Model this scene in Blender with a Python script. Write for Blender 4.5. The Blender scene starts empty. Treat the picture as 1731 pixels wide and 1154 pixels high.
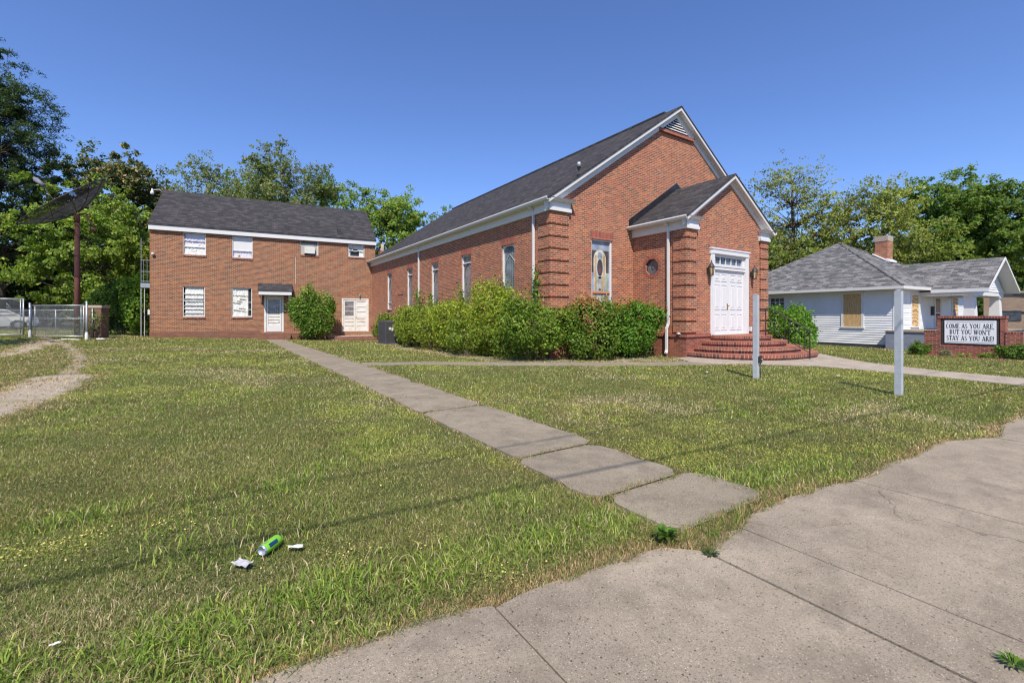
import bpy, math, random
import numpy as np
from mathutils import Vector, Matrix

R = math.radians
sc = bpy.context.scene
col = sc.collection

# ------------------------------------------------------------------ camera, sky, sun, exposure
cam_d = bpy.data.cameras.new("camera")
cam = bpy.data.objects.new("camera", cam_d)
col.objects.link(cam)
sc.camera = cam
cam_d.sensor_width = 36.0
cam_d.lens = 755.0 / 1731.0 * 36.0
cam_d.shift_y = -44.0 / 1731.0
cam_d.clip_start = 0.05
cam_d.clip_end = 2000.0
TH = R(56.6)
cam.location = (0, 0, 1.45)
cam.rotation_euler = (R(90), 0, R(-90) + math.atan2(math.sin(TH), math.cos(TH)))

world = bpy.data.worlds.new("World")
sc.world = world
world.use_nodes = True
wn = world.node_tree
wn.nodes.clear()
sky = wn.nodes.new("ShaderNodeTexSky")
sky.sky_type = 'NISHITA'
sky.sun_disc = False
bg = wn.nodes.new("ShaderNodeBackground")
wo = wn.nodes.new("ShaderNodeOutputWorld")
tint = wn.nodes.new("ShaderNodeMix")
tint.data_type = 'RGBA'; tint.blend_type = 'MULTIPLY'
tint.inputs[0].default_value = 1.0
tint.inputs[7].default_value = (0.81, 0.88, 1.14, 1)
wn.links.new(sky.outputs[0], tint.inputs[6])
wn.links.new(tint.outputs[2], bg.inputs[0])
wn.links.new(bg.outputs[0], wo.inputs[0])
bg.inputs[1].default_value = 0.125
SUN_EL = R(52.5)
TRAVEL = Vector((0.55, 0.835, 0)).normalized() * math.cos(SUN_EL) + Vector((0, 0, -math.sin(SUN_EL)))
sky.sun_elevation = SUN_EL
sky.sun_rotation = math.atan2(-TRAVEL.x, -TRAVEL.y)
sky.altitude = 0
sky.air_density = 1.0
sky.dust_density = 0.0
sky.ozone_density = 5.0
sun_d = bpy.data.lights.new("sun", 'SUN')
sun_d.energy = 4.7
sun_d.angle = R(0.5)
sun_d.color = (1.0, 0.925, 0.80)
sun = bpy.data.objects.new("sun", sun_d)
col.objects.link(sun)
sun.rotation_euler = TRAVEL.to_track_quat('-Z', 'Y').to_euler()
sun.location = (0, 0, 60)

sc.view_settings.view_transform = 'Standard'
sc.view_settings.look = 'None'
sc.view_settings.exposure = 0.38
sc.view_settings.gamma = 1.0
sc.render.engine = 'CYCLES'
sc.cycles.use_denoising = True
sc.cycles.filter_width = 1.2
sc.cycles.max_bounces = 6
sc.cycles.transparent_max_bounces = 12
sc.render.film_transparent = False

rng = np.random.default_rng(11)
random.seed(5)


def W(px, d):
    """ground position seen in column px (of 1731) at depth d metres"""
    r = (px - 865.5) / 755.0 * d
    return (math.sin(TH) * r + math.cos(TH) * d, -math.cos(TH) * r + math.sin(TH) * d)


def sst(a, b, x):
    t = min(1, max(0, (x - a) / (b - a)))
    return t * t * (3 - 2 * t)


def gz(X, Y):
    X = np.asarray(X, float); Y = np.asarray(Y, float)
    t = np.clip((Y - 12) / 21, 0, 1.15)
    z = t * np.clip(-0.0372 * (X + 0.2), -0.38, 0.42) * np.clip((30 - X) / 10, 0, 1)
    q = np.clip((X - 19) / 8, 0, 1)
    return z - 0.22 * q * q * (3 - 2 * q)


def vnoise(x, y, s, seed=0):
    x = np.asarray(x) / s; y = np.asarray(y) / s
    r = np.random.default_rng(seed).random((64, 64))
    xi = np.floor(x).astype(int); yi = np.floor(y).astype(int)
    fx = x - xi; fy = y - yi
    fx = fx * fx * (3 - 2 * fx); fy = fy * fy * (3 - 2 * fy)
    a = r[xi % 64, yi % 64]; b = r[(xi + 1) % 64, yi % 64]
    c = r[xi % 64, (yi + 1) % 64]; d = r[(xi + 1) % 64, (yi + 1) % 64]
    return (a * (1 - fx) + b * fx) * (1 - fy) + (c * (1 - fx) + d * fx) * fy


# ------------------------------------------------------------------ materials
def mat(name):
    m = bpy.data.materials.new(name)
    m.use_nodes = True
    nt = m.node_tree
    b = nt.nodes["Principled BSDF"]
    return m, nt, b


def nd(nt, typ, **kw):
    n = nt.nodes.new(typ)
    for k, v in kw.items():
        if k.startswith('i_'):
            n.inputs[k[2:].replace('_', ' ')].default_value = v
        else:
            setattr(n, k, v)
    return n


def ramp(nt, stops, interp='LINEAR'):
    r = nt.nodes.new("ShaderNodeValToRGB")
    r.color_ramp.interpolation = interp
    e = r.color_ramp.elements
    while len(e) > 1:
        e.remove(e[-1])
    e[0].position = stops[0][0]; e[0].color = (*stops[0][1], 1)
    for p, c in stops[1:]:
        k = e.new(p); k.color = (*c, 1)
    return r


def coords(nt, kind='UV', scale=(1, 1, 1)):
    tc = nt.nodes.new("ShaderNodeTexCoord")
    mp = nt.nodes.new("ShaderNodeMapping")
    mp.inputs['Scale'].default_value = scale
    nt.links.new(tc.outputs[kind], mp.inputs[0])
    return mp


def mixc(nt, fac, a, b, mode='MIX'):
    m = nt.nodes.new("ShaderNodeMix")
    m.data_type = 'RGBA'; m.blend_type = mode
    L = nt.links
    for sock, v in ((m.inputs[0], fac), (m.inputs[6], a), (m.inputs[7], b)):
        if isinstance(v, bpy.types.NodeSocket):
            L.new(v, sock)
        elif isinstance(v, (int, float)):
            sock.default_value = v
        else:
            sock.default_value = (*v, 1)
    return m.outputs[2]


def noise(nt, vec, scale, detail=4, rough=0.6):
    n = nt.nodes.new("ShaderNodeTexNoise")
    n.inputs['Scale'].default_value = scale
    n.inputs['Detail'].default_value = detail
    n.inputs['Roughness'].default_value = rough
    if vec is not None:
        nt.links.new(vec, n.inputs['Vector'])
    return n.outputs['Fac']


def bump(nt, b, h, strength=0.3, dist=0.01):
    bp = nt.nodes.new("ShaderNodeBump")
    bp.inputs['Strength'].default_value = strength
    bp.inputs['Distance'].default_value = dist
    nt.links.new(h, bp.inputs['Height'])
    nt.links.new(bp.outputs[0], b.inputs['Normal'])


def maprange(nt, v, a, b, c=0, d=1):
    m = nt.nodes.new("ShaderNodeMapRange")
    m.inputs[1].default_value = a; m.inputs[2].default_value = b
    m.inputs[3].default_value = c; m.inputs[4].default_value = d
    nt.links.new(v, m.inputs[0])
    return m.outputs[0]


def brick_mat(name, stops, mortar, bw=0.215, rh=0.07, off=0.5, rot=False, ms=0.0055, stain=None, stain_amt=0.5):
    m, nt, b = mat(name)
    mp = coords(nt, 'UV')
    if rot:
        mp.inputs['Rotation'].default_value = (0, 0, R(90))
    bt = nd(nt, "ShaderNodeTexBrick", offset=off, squash=1.0)
    bt.inputs['Color1'].default_value = (0, 0, 0, 1)
    bt.inputs['Color2'].default_value = (1, 1, 1, 1)
    bt.inputs['Mortar'].default_value = (0.5, 0.5, 0.5, 1)
    bt.inputs['Scale'].default_value = 1
    bt.inputs['Mortar Size'].default_value = ms
    bt.inputs['Mortar Smooth'].default_value = 0.15
    bt.inputs['Brick Width'].default_value = bw
    bt.inputs['Row Height'].default_value = rh
    nt.links.new(mp.outputs[0], bt.inputs['Vector'])
    rp = ramp(nt, stops)
    nt.links.new(bt.outputs['Color'], rp.inputs[0])
    fine = noise(nt, mp.outputs[0], 45, 3)
    c = mixc(nt, maprange(nt, fine, 0.3, 0.7, 0, 0.18), rp.outputs[0], (0.10, 0.05, 0.04))
    big = noise(nt, mp.outputs[0], 0.55, 5, 0.65)
    if stain is not None:
        c = mixc(nt, maprange(nt, big, 0.48, 0.72, 0, stain_amt), c, stain)
    mcol = mixc(nt, maprange(nt, noise(nt, mp.outputs[0], 2.2, 4), 0.4, 0.75), mortar, tuple(x * 0.75 for x in mortar))
    c = mixc(nt, bt.outputs['Fac'], c, mcol)
    # overall weathering
    c = mixc(nt, maprange(nt, noise(nt, mp.outputs[0], 1.4, 6, 0.7), 0.4, 0.8, 0, 0.16), c, (0.09, 0.055, 0.045))
    nt.links.new(c, b.inputs['Base Color'])
    b.inputs['Roughness'].default_value = 0.88
    inv = nt.nodes.new("ShaderNodeMath"); inv.operation = 'SUBTRACT'
    inv.inputs[0].default_value = 1
    nt.links.new(bt.outputs['Fac'], inv.inputs[1])
    ad = nt.nodes.new("ShaderNodeMath"); ad.operation = 'MULTIPLY_ADD'
    nt.links.new(fine, ad.inputs[0]); ad.inputs[1].default_value = 0.3
    nt.links.new(inv.outputs[0], ad.inputs[2])
    bump(nt, b, ad.outputs[0], 0.25, 0.006)
    return m


def shingle_mat(name, stops, bw=0.3, rh=0.14):
    m, nt, b = mat(name)
    mp = coords(nt, 'UV')
    bt = nd(nt, "ShaderNodeTexBrick", offset=0.37, squash=1.0)
    bt.inputs['Color1'].default_value = (0, 0, 0, 1)
    bt.inputs['Color2'].default_value = (1, 1, 1, 1)
    bt.inputs['Mortar'].default_value = (0, 0, 0, 1)
    bt.inputs['Scale'].default_value = 1
    bt.inputs['Mortar Size'].default_value = 0.006
    bt.inputs['Brick Width'].default_value = bw
    bt.inputs['Row Height'].default_value = rh
    nt.links.new(mp.outputs[0], bt.inputs['Vector'])
    st = nd(nt, "ShaderNodeMapping")
    st.inputs['Scale'].default_value = (2.2, 11, 1)
    nt.links.new(mp.outputs[0], st.inputs[0])
    n1 = noise(nt, st.outputs[0], 1.6, 4, 0.6)
    mx = nt.nodes.new("ShaderNodeMath"); mx.operation = 'MULTIPLY_ADD'
    nt.links.new(bt.outputs['Color'], mx.inputs[0]); mx.inputs[1].default_value = 0.5
    mm = nt.nodes.new("ShaderNodeMath"); mm.operation = 'MULTIPLY'
    nt.links.new(n1, mm.inputs[0]); mm.inputs[1].default_value = 0.55
    nt.links.new(mm.outputs[0], mx.inputs[2])
    rp = ramp(nt, stops)
    nt.links.new(mx.outputs[0], rp.inputs[0])
    c = mixc(nt, maprange(nt, noise(nt, mp.outputs[0], 0.35, 4), 0.35, 0.7, 0, 0.3), rp.outputs[0], tuple(x * 1.35 for x in stops[0][1]))
    c = mixc(nt, maprange(nt, bt.outputs['Fac'], 0, 1, 0, 0.75), c, (0.012, 0.012, 0.013))
    c = mixc(nt, maprange(nt, noise(nt, mp.outputs[0], 220, 2), 0.35, 0.65, 0, 0.18), c, (0.14, 0.135, 0.14))
    nt.links.new(c, b.inputs['Base Color'])
    b.inputs['Roughness'].default_value = 0.9
    b.inputs['Specular IOR Level'].default_value = 0.1
    bump(nt, b, mx.outputs[0], 0.5, 0.012)
    return m


def paint(name, c, rough=0.5, dirt=0.25, dirtc=(0.25, 0.22, 0.18), scale=3.0, metal=0.0, bmp=0.05):
    m, nt, b = mat(name)
    mp = coords(nt, 'Object')
    n = noise(nt, mp.outputs[0], scale, 6, 0.65)
    cc = mixc(nt, maprange(nt, n, 0.45, 0.8, 0, dirt), c, dirtc)
    nt.links.new(cc, b.inputs['Base Color'])
    b.inputs['Roughness'].default_value = rough
    b.inputs['Metallic'].default_value = metal
    if bmp:
        bump(nt, b, noise(nt, mp.outputs[0], 40, 3), bmp, 0.01)
    return m


BR_STOPS = [(0.0, (0.15, 0.05, 0.038)), (0.16, (0.22, 0.053, 0.035)), (0.35, (0.29, 0.060, 0.038)),
            (0.6, (0.37, 0.074, 0.041)), (0.82, (0.415, 0.096, 0.045)), (0.93, (0.49, 0.155, 0.058)), (1, (0.21, 0.085, 0.08))]
BA_STOPS = [(0.0, (0.09, 0.045, 0.04)), (0.2, (0.19, 0.056, 0.032)), (0.45, (0.26, 0.065, 0.033)),
            (0.7, (0.305, 0.080, 0.036)), (0.9, (0.385, 0.128, 0.052)), (1, (0.19, 0.085, 0.06))]
BS_STOPS = [(0.0, (0.12, 0.03, 0.025)), (0.5, (0.25, 0.055, 0.035)), (1, (0.34, 0.09, 0.05))]
M = {}
M['brick'] = brick_mat("church_brick", BR_STOPS, (0.50, 0.37, 0.215), ms=0.0085, stain=(0.40, 0.20, 0.14), stain_amt=0.25)
M['brick_soldier'] = brick_mat("church_brick_soldier", BR_STOPS[:4], (0.42, 0.31, 0.22), bw=0.24, rh=0.07, off=0.0, rot=True, ms=0.005)
M['brick_base'] = brick_mat("church_brick_base", [(0, (0.13, 0.04, 0.03)), (0.5, (0.25, 0.06, 0.038)), (1, (0.33, 0.09, 0.05))], (0.36, 0.22, 0.15), stain=(0.33, 0.12, 0.05), stain_amt=0.5)
M['brick_annex'] = brick_mat("annex_brick", BA_STOPS, (0.44, 0.32, 0.19), bw=0.23, rh=0.08, stain=(0.2, 0.10, 0.07), stain_amt=0.35, ms=0.011)
M['brick_sign'] = brick_mat("sign_brick", BS_STOPS, (0.45, 0.34, 0.27), stain=(0.16, 0.05, 0.04))
M['brick_step'] = brick_mat("step_brick", [(0, (0.11, 0.045, 0.04)), (0.4, (0.26, 0.066, 0.046)), (1, (0.36, 0.10, 0.066))], (0.42, 0.31, 0.20), bw=0.3, rh=0.10, off=0, rot=True, ms=0.009, stain=(0.08, 0.05, 0.045), stain_amt=0.6)
M['brick_tan'] = brick_mat("tan_brick", [(0, (0.38, 0.26, 0.18)), (1, (0.50, 0.36, 0.25))], (0.45, 0.36, 0.28), stain=(0.3, 0.2, 0.15))
M['brick_blue'] = brick_mat("blue_grey_painted_brick", [(0, (0.22, 0.25, 0.33)), (1, (0.27, 0.3, 0.38))], (0.2, 0.23, 0.3), ms=0.004)
M['shingle'] = shingle_mat("dark_shingle", [(0.1, (0.018, 0.018, 0.019)), (0.5, (0.042, 0.039, 0.042)), (0.9, (0.095, 0.088, 0.09))])
M['shingle_grey'] = shingle_mat("grey_shingle", [(0.1, (0.045, 0.047, 0.05)), (0.4, (0.115, 0.117, 0.12)), (0.65, (0.21, 0.205, 0.20)), (0.95, (0.40, 0.37, 0.34))], bw=0.33, rh=0.145)
M['white'] = paint("white_paint", (0.67, 0.66, 0.66), 0.5, 0.25, (0.5, 0.47, 0.42))
M['white_old'] = paint("old_white_paint", (0.70, 0.68, 0.64), 0.6, 0.7, (0.42, 0.33, 0.24), 2.2)
M['siding'] = paint("white_siding", (0.76, 0.77, 0.78), 0.55, 0.35, (0.48, 0.48, 0.46), 1.2)
M['soffit'] = paint("soffit", (0.62, 0.60, 0.58), 0.6, 0.15)
M['black'] = paint("black_iron", (0.03, 0.028, 0.027), 0.55, 0.5, (0.12, 0.06, 0.035), 9)
M['membrane'] = paint("black_flashing", (0.014, 0.014, 0.017), 0.45, 0.1)
M['galv'] = paint("galvanised_steel", (0.42, 0.44, 0.46), 0.42, 0.6, (0.33, 0.32, 0.32), 5, 0.55)
M['postpaint'] = paint("weathered_grey_post", (0.43, 0.455, 0.48), 0.7, 0.75, (0.30, 0.31, 0.33), 6)
M['rust'] = paint("rusty_steel", (0.16, 0.055, 0.04), 0.75, 0.8, (0.09, 0.035, 0.025), 6)
M['brass'] = paint("brass", (0.55, 0.36, 0.10), 0.35, 0.2, metal=0.9)
M['dark'] = paint("dark_void", (0.018, 0.02, 0.022), 0.6, 0.0, bmp=0)
M['curtain'] = paint("pale_curtain", (0.72, 0.72, 0.68), 0.8, 0.45, (0.45, 0.46, 0.42), 6)
M['ac'] = paint("ac_grey", (0.075, 0.072, 0.085), 0.6, 0.4, (0.13, 0.12, 0.12), 8)
M['paper'] = paint("white_label", (0.66, 0.66, 0.64), 0.7, 0.1)
M['stepsold'] = paint("weathered_board", (0.42, 0.40, 0.36), 0.8, 0.7, (0.2, 0.18, 0.15), 9)
M['sandstone'] = paint("stone_cap", (0.42, 0.34, 0.26), 0.9, 0.5, (0.2, 0.16, 0.12), 12)
M['letters'] = paint("black_letters", (0.03, 0.03, 0.035), 0.6, 0)
M['board'] = paint("white_sign_panel", (0.78, 0.79, 0.82), 0.35, 0.15, (0.6, 0.6, 0.62), 8)
M['rubber'] = paint("tyre_rubber", (0.02, 0.02, 0.02), 0.8, 0.2, (0.08, 0.07, 0.06), 8)
M['asphalt'] = paint("asphalt", (0.05, 0.05, 0.05), 0.9, 0.4, (0.09, 0.085, 0.08), 30, bmp=0.4)
M['carwhite'] = paint("dusty_white_car_paint", (0.66, 0.66, 0.64), 0.35, 0.55, (0.32, 0.32, 0.28), 1.8, bmp=0)
M['leaf_litter'] = paint("dry_leaves", (0.42, 0.25, 0.12), 0.9, 0.6, (0.2, 0.12, 0.06), 30)


def glass_mat(name, c=(0.05, 0.06, 0.07), rough=0.06, n=0.25):
    m, nt, b = mat(name)
    mp = coords(nt, 'Object')
    cc = mixc(nt, maprange(nt, noise(nt, mp.outputs[0], 2.5, 4), 0.35, 0.7), c, tuple(min(1, x * 2.0 + n * 0.15) for x in c))
    nt.links.new(cc, b.inputs['Base Color'])
    b.inputs['Roughness'].default_value = rough
    b.inputs['Specular IOR Level'].default_value = 0.9
    bump(nt, b, noise(nt, mp.outputs[0], 1.8, 2), 0.06, 0.05)
    return m


M['glass'] = glass_mat("dark_glass")
M['glass_screen'] = glass_mat("dusty_screened_glass", (0.12, 0.11, 0.115), 0.25)
M['glass_blue'] = glass_mat("leaded_glass", (0.09, 0.11, 0.13), 0.12)
M['amber'] = glass_mat("amber_lantern_glass", (0.34, 0.25, 0.13), 0.2)
for k, c in dict(sg_pale=(0.45, 0.52, 0.50), sg_blue=(0.33, 0.40, 0.55), sg_green=(0.28, 0.40, 0.22), sg_tan=(0.50, 0.33, 0.16),
                 sg_dark=(0.05, 0.045, 0.05), sg_sky=(0.26, 0.30, 0.38), sg_cream=(0.6, 0.55, 0.45), sg_wine=(0.14, 0.05, 0.07)).items():
    M[k] = glass_mat(k.replace('sg_', 'stained_glass_'), tuple(q * 0.62 for q in c), 0.25)
M['orangewood'] = paint("orange_sash", (0.55, 0.24, 0.11), 0.6, 0.3)


def osb_mat():
    m, nt, b = mat("plywood_board")
    mp = coords(nt, 'Object', (1, 5, 0.9))
    w = nd(nt, "ShaderNodeTexWave", wave_type='RINGS')
    w.inputs['Scale'].default_value = 1.6; w.inputs['Distortion'].default_value = 9
    w.inputs['Detail'].default_value = 3; w.inputs['Detail Scale'].default_value = 1.4
    nt.links.new(mp.outputs[0], w.inputs['Vector'])
    rp = ramp(nt, [(0, (0.30, 0.17, 0.06)), (0.45, (0.55, 0.36, 0.16)), (1, (0.66, 0.46, 0.23))])
    nt.links.new(w.outputs['Color'], rp.inputs[0])
    nt.links.new(rp.outputs[0], b.inputs['Base Color'])
    b.inputs['Roughness'].default_value = 0.75
    return m


M['osb'] = osb_mat()


def concrete_mat(name, base=(0.31, 0.255, 0.185), pale=(0.45, 0.375, 0.275), dark=(0.165, 0.135, 0.10)):
    m, nt, b = mat(name)
    mp = coords(nt, 'Object')
    v = mp.outputs[0]
    big = noise(nt, v, 0.9, 6, 0.65)
    rp = ramp(nt, [(0.3, dark), (0.5, base), (0.72, pale)])
    nt.links.new(big, rp.inputs[0])
    mid = noise(nt, v, 9, 5, 0.7)
    c = mixc(nt, maprange(nt, mid, 0.3, 0.75, 0, 0.6), rp.outputs[0], tuple(x * 0.72 for x in base))
    sand = noise(nt, v, 190, 3, 0.8)
    c = mixc(nt, maprange(nt, sand, 0.35, 0.68, 0, 0.45), c, (0.50, 0.43, 0.34))
    c = mixc(nt, maprange(nt, noise(nt, v, 70, 4, 0.85), 0.50, 0.64, 0, 0.6), c, (0.13, 0.105, 0.085))
    c = mixc(nt, maprange(nt, noise(nt, v, 3.2, 5, 0.7), 0.48, 0.68, 0, 0.55), c, tuple(x * 0.55 for x in base))
    for s, rad, cc in ((21, 0.13, (0.035, 0.03, 0.03)), (38, 0.17, (0.05, 0.042, 0.04)), (90, 0.22, (0.08, 0.068, 0.06)), (60, 0.17, (0.62, 0.54, 0.46))):
        vo = nt.nodes.new("ShaderNodeTexVoronoi"); vo.inputs['Scale'].default_value = s
        nt.links.new(v, vo.inputs['Vector'])
        c = mixc(nt, maprange(nt, vo.outputs['Distance'], rad * 0.7, rad, 0.75, 0), c, cc)
    dn = nt.nodes.new("ShaderNodeTexNoise"); dn.inputs['Scale'].default_value = 1.6; dn.inputs['Detail'].default_value = 6
    nt.links.new(v, dn.inputs['Vector'])
    dv = mixc(nt, 0.22, v, dn.outputs['Color'], 'LINEAR_LIGHT')
    vc = nt.nodes.new("ShaderNodeTexVoronoi"); vc.feature = 'DISTANCE_TO_EDGE'; vc.inputs['Scale'].default_value = 0.42
    nt.links.new(dv, vc.inputs['Vector'])
    ck = nt.nodes.new("ShaderNodeMath"); ck.operation = 'MULTIPLY'
    nt.links.new(maprange(nt, vc.outputs['Distance'], 0.0006, 0.0022, 0.6, 0), ck.inputs[0])
    nt.links.new(maprange(nt, noise(nt, v, 0.8, 3), 0.48, 0.56), ck.inputs[1])
    c = mixc(nt, ck.outputs[0], c, (0.07, 0.055, 0.04))
    c = mixc(nt, maprange(nt, noise(nt, v, 1.7, 7, 0.75), 0.52, 0.66, 0, 0.45), c, (0.15, 0.125, 0.10))
    c = mixc(nt, maprange(nt, noise(nt, v, 1.1, 6, 0.7), 0.60, 0.74, 0, 0.4), c, (0.52, 0.43, 0.33))
    nt.links.new(c, b.inputs['Base Color'])
    b.inputs['Roughness'].default_value = 0.92
    b.inputs['Specular IOR Level'].default_value = 0.2
    mm = nt.nodes.new("ShaderNodeMath"); mm.operation = 'ADD'
    nt.links.new(sand, mm.inputs[0]); nt.links.new(mid, mm.inputs[1])
    bump(nt, b, mm.outputs[0], 0.5, 0.006)
    return m


M['concrete'] = concrete_mat("old_concrete")
M['concrete_walk'] = concrete_mat("walk_concrete", (0.25, 0.21, 0.145), (0.34, 0.29, 0.205), (0.17, 0.14, 0.10))
M['concrete_pale'] = concrete_mat("pale_concrete", (0.42, 0.36, 0.29), (0.48, 0.42, 0.34), (0.33, 0.275, 0.215))
M['foundation'] = concrete_mat("foundation_stone", (0.30, 0.31, 0.31), (0.42, 0.42, 0.42), (0.16, 0.17, 0.16))


def attr_leaf_mat(name, transl=0.35, rough=0.55, spec=0.25):
    m, nt, b = mat(name)
    at = nd(nt, "ShaderNodeAttribute", attribute_name="col")
    nt.links.new(at.outputs['Color'], b.inputs['Base Color'])
    b.inputs['Roughness'].default_value = rough
    b.inputs['Specular IOR Level'].default_value = spec
    tr = nt.nodes.new("ShaderNodeBsdfTranslucent")
    br = mixc(nt, 0.6, at.outputs['Color'], (1.0, 1.0, 0.3), 'MULTIPLY')
    bb = mixc(nt, 1.0, br, (1.6, 1.7, 1.2), 'MULTIPLY')
    nt.links.new(bb, tr.inputs[0])
    ms = nt.nodes.new("ShaderNodeMixShader"); ms.inputs[0].default_value = transl
    nt.links.new(b.outputs[0], ms.inputs[1]); nt.links.new(tr.outputs[0], ms.inputs[2])
    nt.links.new(ms.outputs[0], nt.nodes["Material Output"].inputs[0])
    return m


M['leaf'] = attr_leaf_mat("foliage", 0.34)
M['grass'] = attr_leaf_mat("grass_blades", 0.25, 0.7, 0.15)


def bark_mat(name, a, b_):
    m, nt, b = mat(name)
    mp = coords(nt, 'Object', (6, 6, 1.5))
    n = noise(nt, mp.outputs[0], 3, 6, 0.7)
    rp = ramp(nt, [(0.3, a), (0.7, b_)])
    nt.links.new(n, rp.inputs[0]); nt.links.new(rp.outputs[0], b.inputs['Base Color'])
    b.inputs['Roughness'].default_value = 0.95
    bump(nt, b, n, 0.7, 0.03)
    return m


M['bark'] = bark_mat("bark", (0.04, 0.032, 0.026), (0.13, 0.10, 0.08))
M['bark_pale'] = bark_mat("pale_bark", (0.10, 0.085, 0.07), (0.26, 0.22, 0.19))


def ground_mat():
    m, nt, b = mat("lawn_soil")
    mp = coords(nt, 'Object')
    v = mp.outputs[0]
    rp = ramp(nt, [(0.32, (0.07, 0.085, 0.025)), (0.46, (0.12, 0.135, 0.04)), (0.55, (0.16, 0.155, 0.06)), (0.68, (0.25, 0.20, 0.10))])
    nt.links.new(noise(nt, v, 1.3, 7, 0.7), rp.inputs[0])
    c = mixc(nt, maprange(nt, noise(nt, v, 45, 4, 0.8), 0.35, 0.68), rp.outputs[0], (0.05, 0.06, 0.02))
    c = mixc(nt, maprange(nt, noise(nt, v, 110, 3, 0.8), 0.55, 0.7, 0, 0.7), c, (0.30, 0.24, 0.13))
    at = nd(nt, "ShaderNodeAttribute", attribute_name="dirt")
    ad = nt.nodes.new("ShaderNodeMath"); ad.operation = 'MULTIPLY_ADD'
    nt.links.new(noise(nt, v, 2.6, 6, 0.75), ad.inputs[0]); ad.inputs[1].default_value = 0.9
    nt.links.new(at.outputs['Fac'], ad.inputs[2])
    rp2 = ramp(nt, [(0.3, (0.30, 0.23, 0.15)), (0.45, (0.45, 0.37, 0.28)), (0.62, (0.55, 0.48, 0.39))])
    nt.links.new(noise(nt, v, 6, 6, 0.8), rp2.inputs[0])
    c2 = mixc(nt, maprange(nt, noise(nt, v, 60, 3), 0.45, 0.65, 0, 0.6), rp2.outputs[0], (0.2, 0.15, 0.10))
    c = mixc(nt, maprange(nt, ad.outputs[0], 0.95, 1.18), c, c2)
    nt.links.new(c, b.inputs['Base Color'])
    b.inputs['Roughness'].default_value = 1.0
    b.inputs['Specular IOR Level'].default_value = 0.1
    bump(nt, b, noise(nt, v, 60, 4, 0.8), 0.8, 0.03)
    return m


M['ground'] = ground_mat()


def mesh_screen_mat():
    m, nt, b = mat("dish_wire_mesh")
    b.inputs['Base Color'].default_value = (0.055, 0.055, 0.06, 1)
    b.inputs['Roughness'].default_value = 0.6
    b.inputs['Metallic'].default_value = 0.3
    tr = nt.nodes.new("ShaderNodeBsdfTransparent")
    ms = nt.nodes.new("ShaderNodeMixShader"); ms.inputs[0].default_value = 0.30
    nt.links.new(b.outputs[0], ms.inputs[1]); nt.links.new(tr.outputs[0], ms.inputs[2])
    nt.links.new(ms.outputs[0], nt.nodes["Material Output"].inputs[0])
    return m


M['dishmesh'] = mesh_screen_mat()


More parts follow.
